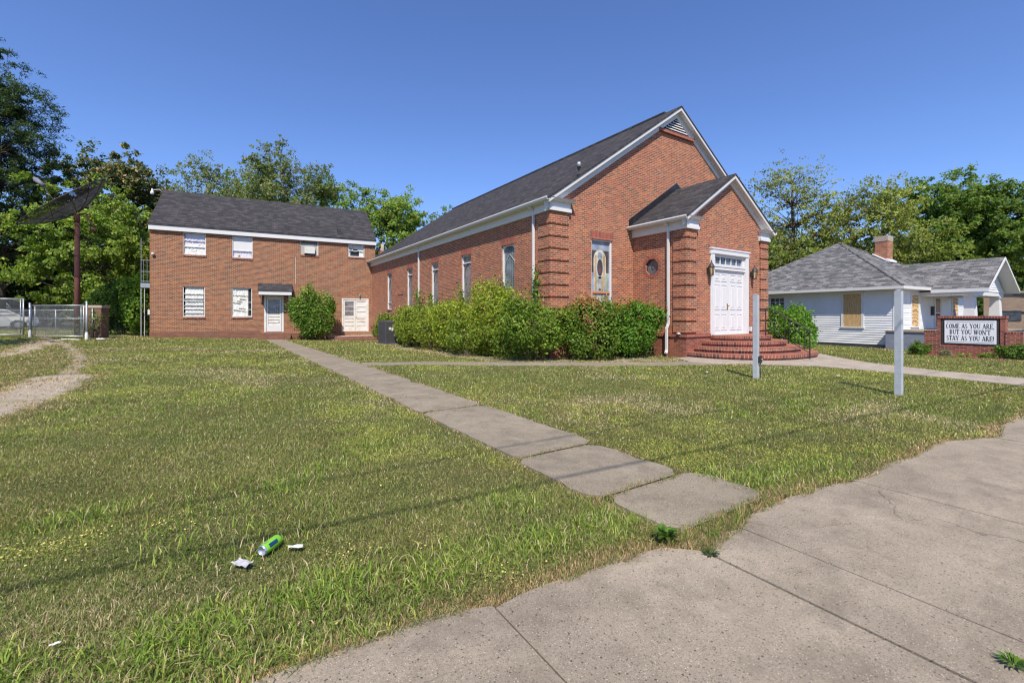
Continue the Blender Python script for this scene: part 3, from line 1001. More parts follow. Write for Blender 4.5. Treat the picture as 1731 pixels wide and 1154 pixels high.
# water table below the porch walls
mb = MB()
mb.box(PX0 - 0.04, PX1 + 0.04, PY - 0.04, YF, -0.1, 0.69)
mb.box(XW - 0.04, PX0 - 0.04, YF - 0.04, YF, -0.3, 0.69)
mb.box(XW - 0.04, XW, YF, YB, -0.6, 0.60)
mb.build('base_wall', 'brick_base', ch)
mb = MB()
mb.box(PX0 - 0.085, 15.06, PY - 0.085, PY, 0.69, 0.785)
mb.box(17.72, PX1 + 0.085, PY - 0.085, PY, 0.69, 0.785)
mb.box(PX0 - 0.085, PX0, PY, YF, 0.69, 0.785)
mb.box(XW - 0.08, PX0 - 0.09, YF - 0.08, YF, 0.69, 0.785)
mb.box(XW - 0.08, XW, YF, YB, 0.60, 0.69)
mb.build('water_table', 'brick_soldier', ch)
# soldier lintels and louvre ledge
MB().box(11.42, 12.60, YF - 0.006, YF + 0.05, 4.27, 4.56).build('soldier_course', 'brick_soldier', ch)
for a, b in SIDE_WIN:
    MB().box(XW - 0.006, XW + 0.05, a - 0.05, b + 0.05, 4.22, 4.50).build('soldier_course', 'brick_soldier', ch)
MB().box(15.22, 17.54, YF - 0.10, YF + 0.02, 9.08, 9.20).build('louvre_ledge', 'brick_soldier', ch)
MB().box(15.0, 17.76, PY - 0.005, PY + 0.05, 3.95, 4.05).build('soldier_course', 'brick_soldier', ch)
mb = MB()
for k in range(16):   # brick ring round the octagonal window
    a0 = 2 * math.pi * (k + 0.07) / 16; a1 = 2 * math.pi * (k + 0.93) / 16
    r0, r1 = 0.305, 0.42
    mb.add([(PX0 - 0.008, oy + r0 * math.cos(a0), oz + r0 * math.sin(a0)), (PX0 - 0.008, oy + r1 * math.cos(a0), oz + r1 * math.sin(a0)),
            (PX0 - 0.008, oy + r1 * math.cos(a1), oz + r1 * math.sin(a1)), (PX0 - 0.008, oy + r0 * math.cos(a1), oz + r0 * math.sin(a1))], [(0, 1, 2, 3)])
M['ringbrick'] = paint("ring_brick", (0.30, 0.08, 0.05), 0.9, 0.5, (0.45, 0.25, 0.16), 14)
mb.build('brick_ring', 'ringbrick', ch)
M['mortar'] = paint("mortar", (0.46, 0.36, 0.26), 0.95, 0.3)
mb = MB()
mb.box(15.14, 17.66, PY + 0.14, PY + 0.2, 0.7, 3.9)
ow = MB()
ow.add([(PX0 + 0.1, *p) for p in octp], [tuple(range(8))])
o8 = ow.build('octagonal_window', 'glass', ch)
rg8 = MB()
for k in range(8):
    p, q = octp[k], octp[(k + 1) % 8]
    rg8.tube([(PX0 + 0.08, *p), (PX0 + 0.08, *q)], 0.02, 6)
rg8.tube([(PX0 + 0.09, oy, oz - 0.1), (PX0 + 0.09, oy + 0.09, oz), (PX0 + 0.09, oy, oz + 0.1), (PX0 + 0.09, oy - 0.09, oz), (PX0 + 0.09, oy, oz - 0.1)], 0.012, 6)
rg8.build('window_frame', 'black', o8)
# crawl vent
MB().box(PX0 - 0.045, PX0 - 0.041, 11.1, 11.55, 0.12, 0.34).build('crawl_vent', 'dark', ch)


def gable_roof(xl, zl, xc, zc, y0, y1, th):
    m_ = MB()
    for s in (0, 1):
        X = lambda x: x if s == 0 else 2 * xc - x
        prof = [(X(xl), zl), (X(xc), zc), (X(xc), zc - th), (X(xl), zl - th)]
        m_.prism(prof, 'y', y0, y1)
    return m_


mb = gable_roof(9.25, 5.43, XC, roof_z(XC), 11.80, YB + 0.25, 0.07)
mb.box(XC - 0.12, XC + 0.12, 12.6, YB + 0.2, roof_z(XC) - 0.06, roof_z(XC) + 0.02)
mb.build('roof', 'shingle', ch)
mb = gable_roof(13.40, 4.885, XC, proof_z(XC), 9.44, YF, 0.06)
mb.build('porch_roof', 'shingle', ch)
# black flashing where the porch roof meets the front wall
mb = MB()
for s in (0, 1):
    X = lambda x: x if s == 0 else 2 * XC - x
    mb.prism([(X(13.45), 4.93), (X(XC), proof_z(XC) + 0.02), (X(XC), proof_z(XC) + 0.27), (X(13.45), 5.2)], 'y', YF - 0.035, YF)
mb.build('flashing', 'membrane', ch)


def rake(xl, zl, xc, zc, ywall, yov, fr, name):
    """white frieze board on the wall plus soffit box under the overhanging roof"""
    a = MB(); b = MB(); slope = (zc - zl) / (xc - xl)
    for s in (0, 1):
        X = lambda x: x if s == 0 else 2 * xc - x
        a.prism([(X(xl), zl), (X(xc), zc), (X(xc), zc - fr), (X(xl), zl - fr)], 'y', ywall - 0.05, ywall)
        b.prism([(X(xl - 0.02), zl), (X(xc), zc), (X(xc), zc - 0.13), (X(xl - 0.02), zl - 0.13)], 'y', yov + 0.02, ywall - 0.05)
        b.prism([(X(xl - 0.05), zl), (X(xc), zc), (X(xc), zc - 0.2), (X(xl - 0.05), zl - 0.2)], 'y', ywall - 0.085, ywall - 0.05)
    a.build('rake_board', 'white', ch)
    b.build('rake_soffit', 'soffit', ch)


rake(9.30, 5.44 + 0.685 * 0.03 - 0.075, XC, roof_z(XC) - 0.072, YF, 11.80, 0.37, 'main')
rake(13.46, 4.885 + 0.65 * 0.06 - 0.065, XC, proof_z(XC) - 0.062, PY, 9.44, 0.29, 'porch')

# cornices: frieze, soffit, returns
mb = MB()
for s in (0, 1):
    X = lambda x: x if s == 0 else 2 * XC - x
    def bx(a, b, *r): mb.box(min(X(a), X(b)), max(X(a), X(b)), *r)
    bx(9.465, 9.54, YF, YB + 0.1, 5.052, 5.33)
    bx(9.29, 9.54, YF, YB + 0.2, 5.33, 5.368)
    bx(9.46, 10.38, 11.99, YF, 5.05, 5.37)
    bx(9.42, 10.40, 11.955, 11.99, 5.05, 5.17)
    bx(13.625, 13.70, PY, YF, 4.492, 4.78)
    bx(13.46, 13.70, PY, YF, 4.78, 4.818)
    bx(13.62, 14.30, 9.60, PY, 4.49, 4.82)
    bx(13.59, 14.32, 9.57, 9.60, 4.49, 4.60)
    # crown on the returns
    zz = 5.37
    for (x0, x1, y0, y1, z) in ((9.24, 10.50, 11.80, YF, 5.37), (13.40, 14.40, 9.44, PY, 4.82)):
        xa, xb = min(X(x0), X(x1)), max(X(x0), X(x1))
        mb.add([(xa + 0.07, y0 + 0.09, z), (xb - 0.07, y0 + 0.09, z), (xb - 0.07, y1, z), (xa + 0.07, y1, z),
                (xa, y0, z + 0.09), (xb, y0, z + 0.09), (xb, y1, z + 0.09), (xa, y1, z + 0.09)],
               [(0, 3, 2, 1), (4, 5, 6, 7), (0, 1, 5, 4), (1, 2, 6, 5), (2, 3, 7, 6), (3, 0, 4, 7)])
mb.build('cornice', 'white', ch)


def gutter(xo, zt, y0, y1, s, fas=0.13):
    g_ = MB()
    X = lambda x: x if s == 0 else 2 * XC - x
    pf = [(0, 0), (0.0, -0.025), (-0.02, -0.04), (0.02, -0.11), (0.12, -0.125), (0.12, -0.02), (0.105, -0.02), (0.105, -0.1), (0.03, -0.1), (0.012, -0.035), (0.012, 0)]
    g_.prism([(X(xo + a), zt + b) for a, b in pf], 'y', y0, y1)
    return g_


for s in (0, 1):
    gutter(9.17, 5.45, 11.80, YB + 0.3, s).build('gutter', 'white', ch)
    gutter(13.33, 4.90, 9.44, YF - 0.02, s).build('gutter', 'white', ch)


def spout(pts, w=0.052):
    return MB().tube(pts, w, 4, sq=True)


zc_ = float(gz(9.3, 13))
spout([(9.25, 12.98, 5.34), (9.46, 12.98, 5.2), (9.475, 12.98, 5.05), (9.475, 12.98, 0.3)]).build('downspout', 'white', ch)
spout([(9.25, 23.94, 5.34), (9.46, 23.94, 5.2), (9.475, 23.94, 5.05), (9.475, 23.94, 0.1)]).build('downspout', 'white', ch)
spout([(13.40, 10.38, 4.79), (13.60, 10.38, 4.66), (13.62, 10.38, 4.5), (13.62, 10.38, 1.15), (13.52, 10.38, 0.98), (13.52, 10.38, 0.20), (13.40, 10.32, 0.09)]).build('downspout', 'white', ch)
# louvre in the gable top
mb = MB()
apz = roof_z(XC) - 0.44
mb.poly([(15.42, YF - 0.004, 9.2), (17.34, YF - 0.004, 9.2), (XC, YF - 0.004, 9.2 + 0.96 * 0.685)])
lo = mb.build('louvre', 'dark', ch)
mb = MB()
for k in range(6):
    z = 9.21 + k * 0.105
    hw = max(0.05, 0.96 - (z - 9.2 + 0.04) / 0.685)
    mb.add([(XC - hw, YF - 0.045, z), (XC + hw, YF - 0.045, z), (XC + hw * 0.98, YF - 0.01, z + 0.05), (XC - hw * 0.98, YF - 0.01, z + 0.05),
            (XC - hw, YF - 0.045, z - 0.015), (XC + hw, YF - 0.045, z - 0.015)], [(0, 1, 2, 3), (0, 4, 5, 1)])
mb.build('slats', 'white', lo)


def window(parent, axis, fix, a0, a1, z0, z1, glassm, depth=0.1, fw=0.055, rails=(), framem='white', arch=0.0, sgn=1):
    def B(m_, a, b, d0, d1, z, zz):
        f0, f1 = sorted((fix + d0 * sgn, fix + d1 * sgn))
        if axis == 'x': m_.box(f0, f1, a, b, z, zz)
        else: m_.box(a, b, f0, f1, z, zz)
    f = MB()
    B(f, a0, a0 + fw, depth - 0.05, depth + 0.02, z0, z1); B(f, a1 - fw, a1, depth - 0.05, depth + 0.02, z0, z1)
    B(f, a0 + fw, a1 - fw, depth - 0.048, depth + 0.018, z0, z0 + fw); B(f, a0 + fw, a1 - fw, depth - 0.048, depth + 0.018, z1 - fw, z1)
    for r_ in rails:
        B(f, a0 + fw, a1 - fw, depth - 0.04, depth + 0.012, r_ - 0.022, r_ + 0.022)
    if arch:
        for (s, aa) in ((1, a0 + fw), (-1, a1 - fw)):
            pr = [(aa, z1 - fw - arch), (aa, z1 - fw), (aa + s * arch, z1 - fw)] + [(aa + s * arch * (1 - math.cos(t)), z1 - fw - arch * (1 - math.sin(t))) for t in (1.2, 0.8, 0.4)]
            f0, f1 = sorted((fix + sgn * (depth - 0.045), fix + sgn * (depth + 0.01)))
            f.prism(pr, axis, f0, f1)
    fo = f.build('window', framem, parent)
    g_ = MB(); B(g_, a0 + fw * 0.5, a1 - fw * 0.5, depth + 0.02, depth + 0.03, z0, z1)
    g_.build('glass', glassm, fo)
    return fo


for i, (a, b) in enumerate(SIDE_WIN):
    wo_ = window(ch, 'x', XW, a, b, 1.85, 4.22, ['glass_blue', 'glass_screen', 'glass_screen', 'glass_screen', 'glass_screen'][i], arch=0.26 if i == 0 else 0, depth=0.10, fw=0.042, rails=(3.86,) if i in (1, 2, 3) else (2.3,) if i == 4 else ())
    t = MB()
    for k in range(5):   # lead lines / torn screen behind the pane
        yy = a + 0.15 + k * (b - a - 0.3) / 4
        t.box(XW + 0.107, XW + 0.109, yy - 0.006, yy + 0.006, 1.95, 4.1)
    t.tube([(XW + 0.105, a + 0.12, 3.2), (XW + 0.105, a + 0.16, 3.6), (XW + 0.105, (a + b) / 2, 3.86), (XW + 0.105, b - 0.16, 3.6), (XW + 0.105, b - 0.12, 3.2)], 0.014, 6)
    t.build('lead_lines', 'glass_screen' if i else 'sg_pale', wo_)

# stained glass window on the front
f = MB()
wx0, wx1, wz0, wz1 = 11.47, 12.54, 1.8, 4.27
yy = YF + 0.09
f.box(wx0, wx0 + 0.05, yy - 0.05, yy + 0.02, wz0, wz1); f.box(wx1 - 0.07, wx1, yy - 0.05, yy + 0.02, wz0, wz1)
f.box(wx0 + 0.05, wx1 - 0.07, yy - 0.045, yy + 0.015, wz1 - 0.05, wz1); f.box(wx0 + 0.05, wx1 - 0.07, yy - 0.045, yy + 0.015, wz0, wz0 + 0.05)
sw = f.build('window', 'white', ch, label='stained glass window with dark oval medallion and orange lower sash')
g_ = MB()
keys = ['sg_pale', 'sg_blue', 'sg_green', 'sg_tan', 'sg_dark', 'sg_sky', 'sg_cream', 'sg_wine']
K = {k: i for i, k in enumerate(keys)}
ix0, ix1 = wx0 + 0.05, wx1 - 0.07
cx_ = (ix0 + ix1) / 2


def pane(k, pts, d):
    g_.mat(K[k]); g_.add([(x, yy + 0.02 - d * 0.002, z) for x, z in pts], [tuple(range(len(pts)))])


def rect(k, a, b, z0, z1, d): pane(k, [(a, z0), (b, z0), (b, z1), (a, z1)], d)
def ell(k, cx, cz, a, b, d, n=20): pane(k, [(cx + a * math.cos(2 * math.pi * i / n), cz + b * math.sin(2 * math.pi * i / n)) for i in range(n)], d)


W_ = ix1 - ix0
rect('sg_sky', ix0, ix1, wz0, wz1, 0)
rect('sg_dark', ix0, ix1, 3.05, 3.88, 1)
cols = ['sg_pale', 'sg_blue', 'sg_cream', 'sg_tan', 'sg_pale', 'sg_cream', 'sg_pale', 'sg_tan', 'sg_cream', 'sg_blue', 'sg_green', 'sg_sky']
for i, k in enumerate(cols):
    rect(k, ix0 + W_ * i / 12 + 0.004, ix0 + W_ * (i + 1) / 12 - 0.004, wz0 + 0.05, 3.05, 1)
rect('sg_tan', cx_ - 0.27, cx_ - 0.17, 2.5, 3.7, 3); rect('sg_tan', cx_ + 0.17, cx_ + 0.27, 2.5, 3.7, 3)
pane('sg_cream', [(cx_ + 0.32 * math.cos(t), 3.55 + 0.36 * math.sin(t)) for t in [math.pi * i / 12 for i in range(13)]], 2)
rect('sg_cream', cx_ - 0.32, cx_ + 0.32, 3.0, 3.55, 2)
rect('sg_tan', cx_ - 0.26, cx_ - 0.20, 2.6, 3.6, 4)
ell('sg_sky', cx_, 3.66, 0.12, 0.17, 3); rect('sg_pale', cx_ - 0.08, cx_ + 0.08, 2.35, 2.9, 4)
ell('sg_pale', cx_, 3.22, 0.19, 0.40, 4); ell('sg_dark', cx_, 3.24, 0.145, 0.32, 5); ell('sg_wine', cx_, 3.12, 0.09, 0.12, 6)
pane('sg_dark', [(cx_ - 0.07, 2.38), (cx_ + 0.07, 2.38), (cx_, 2.5)], 5)
g_.build('stained_glass', keys, sw)
mb = MB()
mb.box(ix0, ix1, yy - 0.03, yy + 0.005, 2.28, 2.35)
mb.box(ix0 + 0.02, ix0 + 0.07, yy - 0.03, yy + 0.005, 1.85, 2.28); mb.box(ix1 - 0.19, ix1 - 0.14, yy - 0.03, yy + 0.005, 1.85, 2.28)
mb.build('lower_sash', 'orangewood', sw)

# entrance door: casing, leaves, transom
mb = MB()
y = PY
mb.box(15.12, 15.32, y - 0.05, y + 0.10, 0.72, 3.72); mb.box(17.44, 17.64, y - 0.05, y + 0.10, 0.72, 3.72)
mb.box(15.09, 17.67, y - 0.065, y + 0.10, 3.72, 3.90); mb.box(15.07, 17.69, y - 0.10, y, 3.90, 3.955)
mb.box(15.16, 15.30, y - 0.08, y - 0.05, 0.74, 3.70); mb.box(17.46, 17.60, y - 0.08, y - 0.05, 0.74, 3.70); mb.box(15.16, 17.60, y - 0.085, y - 0.065, 3.74, 3.86)
mb.box(15.32, 17.44, y - 0.02, y + 0.10, 3.16, 3.34)
mb.box(15.32, 17.44, y - 0.04, y + 0.06, 3.27, 3.34)
mb.box(15.32, 15.48, y + 0.02, y + 0.10, 3.34, 3.72); mb.box(17.28, 17.44, y + 0.02, y + 0.10, 3.34, 3.72); mb.box(15.48, 17.28, y + 0.02, y + 0.10, 3.64, 3.72); mb.box(15.48, 17.28, y + 0.02, y + 0.10, 3.34, 3.38)
dfr = mb.build('door_frame', 'white', ch)
mb = MB().box(15.46, 17.30, y + 0.075, y + 0.08, 3.36, 3.66)
tr = mb.build('transom', 'glass', dfr)
for k in range(1, 5):
    xx = 15.48 + 1.80 * k / 5
    MB().box(xx - 0.018, xx + 0.018, y + 0.04, y + 0.072, 3.38, 3.64).build('transom_bar', 'white', dfr)
for (x0, x1, nm) in ((15.325, 16.377, 'left'), (16.383, 17.435, 'right')):
    mb = MB(); w = x1 - x0
    yd = y + 0.055
    mb.box(x0, x1, yd, yd + 0.045, 0.735, 3.155)
    for (fx0, fx1) in ((0.11, 0.46), (0.54, 0.89)):
        for (z0_, z1_) in ((0.90, 1.52), (1.68, 2.62), (2.74, 3.02)):
            a, b = x0 + w * fx0, x0 + w * fx1
            # raised moulding ring and bevelled field
            for q in ((a, b, z0_, z0_ + 0.03), (a, b, z1_ - 0.03, z1_), (a, a + 0.03, z0_ + 0.03, z1_ - 0.03), (b - 0.03, b, z0_ + 0.03, z1_ - 0.03)):
                mb.box(q[0], q[1], yd - 0.016, yd, q[2], q[3])
            p_ = 0.06
            mb.add([(a + p_, yd, z0_ + p_), (b - p_, yd, z0_ + p_), (b - p_, yd, z1_ - p_), (a + p_, yd, z1_ - p_),
                    (a + p_ + .03, yd - 0.014, z0_ + p_ + .03), (b - p_ - .03, yd - 0.014, z0_ + p_ + .03), (b - p_ - .03, yd - 0.014, z1_ - p_ - .03), (a + p_ + .03, yd - 0.014, z1_ - p_ - .03)],
                   [(4, 5, 6, 7), (0, 1, 5, 4), (1, 2, 6, 5), (2, 3, 7, 6), (3, 0, 4, 7)])
    lf = mb.build('door', 'white', ch)
    if nm == 'left':
        h = MB().box(x1 - 0.10, x1 - 0.04, yd - 0.012, yd, 1.66, 1.90)
        h.lathe([(0.0, 0.05), (0.025, 0.045), (0.032, 0.02), (0.02, 0.0), (0.012, -0.03)], (x1 - 0.07, yd - 0.04, 1.82), 12, Matrix.Rotation(R(90), 4, 'X'))
        h.build('door_handle', 'brass', lf)
mb = MB().box(15.2, 17.58, y - 0.09, y + 0.12, 0.69, 0.735)
mb.build('threshold', 'stepsold', ch)

# lanterns
def lantern(x):
    o = MB()
    yl = PY - 0.17
    o.box(x - 0.04, x + 0.04, PY - 0.02, PY, 2.98, 3.20)
    o.tube([(x, PY - 0.02, 3.14), (x, PY - 0.09, 3.2), (x, yl, 3.12)], 0.014, 6)
    o.lathe([(0.115, 0.0), (0.11, 0.02), (0.055, 0.12), (0.04, 0.14), (0.016, 0.20), (0.02, 0.22), (0.0, 0.27)], (x, yl, 3.20), 6)
    o.lathe([(0.0, -0.03), (0.068, -0.02), (0.072, 0.0), (0.0, 0.012)], (x, yl, 2.91), 6)
    for k in range(6):
        a = 2 * math.pi * k / 6
        o.tube([(x + 0.066 * math.cos(a), yl + 0.066 * math.sin(a), 2.90), (x + 0.098 * math.cos(a), yl + 0.098 * math.sin(a), 3.21)], 0.012, 4)
    ob = o.build('wall_lantern', 'black', ch)
    g2 = MB().lathe([(0.058, 2.92), (0.090, 3.19)], (x, yl, 0), 6)
    g2.build('lantern_glass', 'amber', ob)


lantern(14.94); lantern(17.86)
# electrical box and small outlet light by the door, spot lamp on the ledge
MB().box(17.76, 17.88, PY - 0.06, PY, 0.82, 1.0).build('outlet_box', 'white', ch)
MB().lathe([(0, 0.07), (0.05, 0.06), (0.09, 0.02), (0.09, 0), (0, 0)], (13.62, 9.95, 0.785), 12).build('spot_lamp', 'galv', ch)
# bulb floodlight on the left rake
fx, fz = 10.55, roof_z(10.55)
mb = MB().tube([(fx, 11.86, fz - 0.05), (fx + 0.03, 11.8, fz + 0.22)], 0.015, 6)
mb.lathe([(0.03, -0.1), (0.055, -0.03), (0.075, 0.0)], (fx + 0.03, 11.78, fz + 0.32), 12)
fl = mb.build('floodlight', 'black', ch)
MB().lathe([(0.0, -0.12), (0.05, -0.1), (0.085, 0.0), (0.06, 0.08), (0, 0.1)], (fx + 0.03, 11.78, fz + 0.42), 12).build('bulb', 'galv', fl)

# curved brick steps: four treads, rounded ends
STEPS = [(2.70, 2.70, 0.17), (2.30, 2.22, 0.355), (1.85, 1.80, 0.54), (1.32, 1.36, 0.72)]
M['step_tread'] = paint("step_tread_brick", (0.30, 0.11, 0.066), 0.9, 0.55, (0.26, 0.12, 0.09), 9, bmp=0.3)
rs = MB(); tr_ = MB()
for k, (a, b, z) in enumerate(STEPS):
    def outl(off, n=56):
        L2 = []
        for i in range(n + 1):
            t = math.pi * i / n
            c, s_ = math.cos(t), math.sin(t)
            L2.append((XC + (a + off) * math.copysign(abs(c) ** 0.80, c), PY - (b + off) * abs(s_) ** 0.80))
        return L2
    body = outl(-0.05); nose = outl(0.0)
    zb = z - 0.185 if k else -0.08
    u = 0.0
    for L2, z0_, z1_, mm in ((body, zb, z - 0.095, rs), (nose, z - 0.095, z, rs)):
        n = len(L2)
        vs = [(p[0], p[1], z0_) for p in L2] + [(p[0], p[1], z1_) for p in L2]
        mm.add(vs, [(i + 1, i, n + i, n + i + 1) for i in range(n - 1)])
    vs = [(p[0], p[1], z) for p in nose]
    rs.add([(p[0], p[1], z - 0.095) for p in nose], [tuple(range(len(nose)))])
    tr_.add([(p[0], p[1], z + 0.001) for p in nose], [tuple(range(len(nose) - 1, -1, -1))])
so = rs.build('steps', 'brick_step', ch)
# proper running UV round the curve
me = so.data
uvl = me.uv_layers['UV'].data
for p in me.polygons:
    if abs(p.normal.z) < 0.5:
        for li in p.loop_indices:
            v = me.vertices[me.loops[li].vertex_index].co
            ang = math.atan2(-(v.y), v.x)
            uvl[li].uv = (ang * 2.4, v.z)
tr_.build('treads', 'step_tread', so)
# centre handrail
hr = MB()
xr = XC + 0.02
p_top, p_bot = Vector((xr, 8.36, 0.72)), Vector((xr, 6.93, 0.0))
hr.tube([p_top, p_top + Vector((0, 0, 0.98))], 0.018, 4, sq=True)
hr.tube([p_bot + Vector((0, 0, -0.03)), p_bot + Vector((0, 0, 0.98))], 0.022, 4, sq=True)
A = Vector((xr, 8.62, 1.69)); B_ = Vector((xr, 8.2, 1.69)); Cc = Vector((xr, 6.93, 0.95))
hr.tube([A, B_, Cc, Cc + Vector((0, -0.08, -0.1))], 0.022, 6)
D0 = Vector((xr, 8.36, 0.92)); D1 = Vector((xr, 8.15, 0.92)); D2 = Vector((xr, 6.93, 0.20))
hr.tube([D0, D1, D2], 0.014, 4, sq=True)
for k in range(1, 9):
    t = k / 9
    yk = 8.36 + (6.93 - 8.36) * t
    zt = 1.69 if yk > 8.2 else 1.69 + (0.95 - 1.69) * (8.2 - yk) / 1.27
    zb = 0.92 if yk > 8.15 else 0.92 + (0.20 - 0.92) * (8.15 - yk) / 1.22
    hr.tube([(xr, yk, zb), (xr, yk, zt)], 0.009, 4, sq=True)
hr.build('handrail', 'black', ch)

# rear chimney
cxy = W(646.5, 37)
o = empty('chimney', (cxy[0], cxy[1], -0.3), 'orange brick chimney with clay flue pot behind the church roof', 'chimney')
MB().box(-0.27, 0.27, -0.27, 0.27, 0, 7.05).build('stack', 'brick', o)
MB().lathe([(0.13, 7.05), (0.13, 7.65), (0.09, 7.65), (0.09, 7.1)], (0, 0, 0), 12).build('flue_pot', 'sandstone', o)

# ================================================================== ANNEX (two-storey brick building)
AO = (-3.42, 34.6)
AR = R(-5.4)
an = empty('brick_building', (AO[0], AO[1], 0), 'two-storey brown brick building with dark shingled roof and wide white fascia', 'building', rz=AR)


def AP(f, s):
    return (AO[0] + math.cos(AR) * f - math.sin(AR) * s, AO[1] + math.sin(AR) * f + math.cos(AR) * s)


AL, AD = 13.28, 8.12
AW = [(1.65, 2.82, 5.24, 6.60), (4.23, 5.38, 5.20, 6.59), (8.25, 9.38, 5.65, 6.60), (11.37, 12.5, 5.70, 6.59),
      (1.62, 2.77, 1.36, 3.25), (4.20, 5.35, 1.35, 3.24)]
mb = MB()
wall_cells(mb, 0, 'y', 0, AL, -0.9, 6.64, AW + [(6.05, 7.21, 0.33, 2.75), (10.94, 12.8, 0.27, 2.68)], 0.12, 1)
mb.poly([(0, 0, -0.9), (0, AD, -0.9), (0, AD, 6.95), (0, 4.06, 9.9), (0, 0, 6.95)])
mb.poly([(AL, 0, -0.9), (AL, AD, -0.9), (AL, AD, 6.95), (AL, 4.06, 9.9), (AL, 0, 6.95)])
mb.poly([(0, AD, -0.9), (AL, AD, -0.9), (AL, AD, 6.9), (0, AD, 6.9)])
mb.build('wall', 'brick_annex', an)
M['brick_annex_base'] = brick_mat("annex_base", [(0, (0.15, 0.065, 0.045)), (1, (0.28, 0.11, 0.065))], (0.24, 0.15, 0.10), bw=0.215, stain=(0.12, 0.07, 0.05))
mb = MB()
mb.box(-0.012, 5.8, -0.012, -0.001, -0.9, 0.42)
mb.box(7.62, 10.1, -0.012, -0.001, -0.9, 0.2)
mb.build('stained_base', 'brick_annex_base', an)
M['brick_annex_soldier'] = brick_mat("annex_soldier", BA_STOPS[:5], (0.5, 0.38, 0.28), bw=0.3, rh=0.07, off=0, rot=True)
for (a, b, z0, z1) in AW:
    MB().box(a - 0.02, b + 0.02, -0.045, 0.1, z0 - 0.1, z0).build('brick_sill', 'brick_annex_soldier', an)
for (a, b, z0, z1) in AW[4:]:
    MB().box(a - 0.04, b + 0.04, -0.006, 0.05, z1, z1 + 0.08).build('brick_lintel', 'brick_annex_soldier', an)
mb = MB()   # roof
for s in (0, 1):
    Y = lambda q: q if s == 0 else AD - q
    mb.prism([(Y(-0.2), 7.02), (Y(AD / 2), 10.03), (Y(AD / 2), 9.93), (Y(-0.2), 6.92)], 'x', -0.06, AL + 0.05)
mb.build('roof', 'shingle', an)
mb = MB().box(-0.04, AL + 0.04, -0.17, -0.001, 6.64, 6.985)
mb.box(-0.03, AL + 0.03, AD, AD + 0.15, 6.64, 6.985)
for x in (-0.045, AL + 0.002):
    mb.prism([(-0.15, 6.72), (AD / 2, 9.75), (AD / 2, 9.95), (-0.15, 6.98)], 'x', x, x + 0.043)
mb.build('fascia', 'white', an)
M['curtain_lilac'] = paint("lilac_curtain", (0.62, 0.60, 0.70), 0.8, 0.4, (0.45, 0.44, 0.5), 5)


def drape(parent, a, b, z0, z1, y, m_, seed, crumple=0.02, name='curtain'):
    q = MB(); n = 16; k_ = 12
    rg = np.random.default_rng(seed)
    vs = []
    for j in range(k_ + 1):
        for i in range(n + 1):
            u = i / n; v = j / k_
            d = math.sin(u * 37 + seed) * 0.014 + rg.normal() * crumple * 0.5
            vs.append((a + (b - a) * u, y + d, z0 + (z1 - z0) * v))
    fs = [(j * (n + 1) + i, j * (n + 1) + i + 1, (j + 1) * (n + 1) + i + 1, (j + 1) * (n + 1) + i) for j in range(k_) for i in range(n)]
    q.add(vs, fs, True)
    return q.build(name, m_, parent)


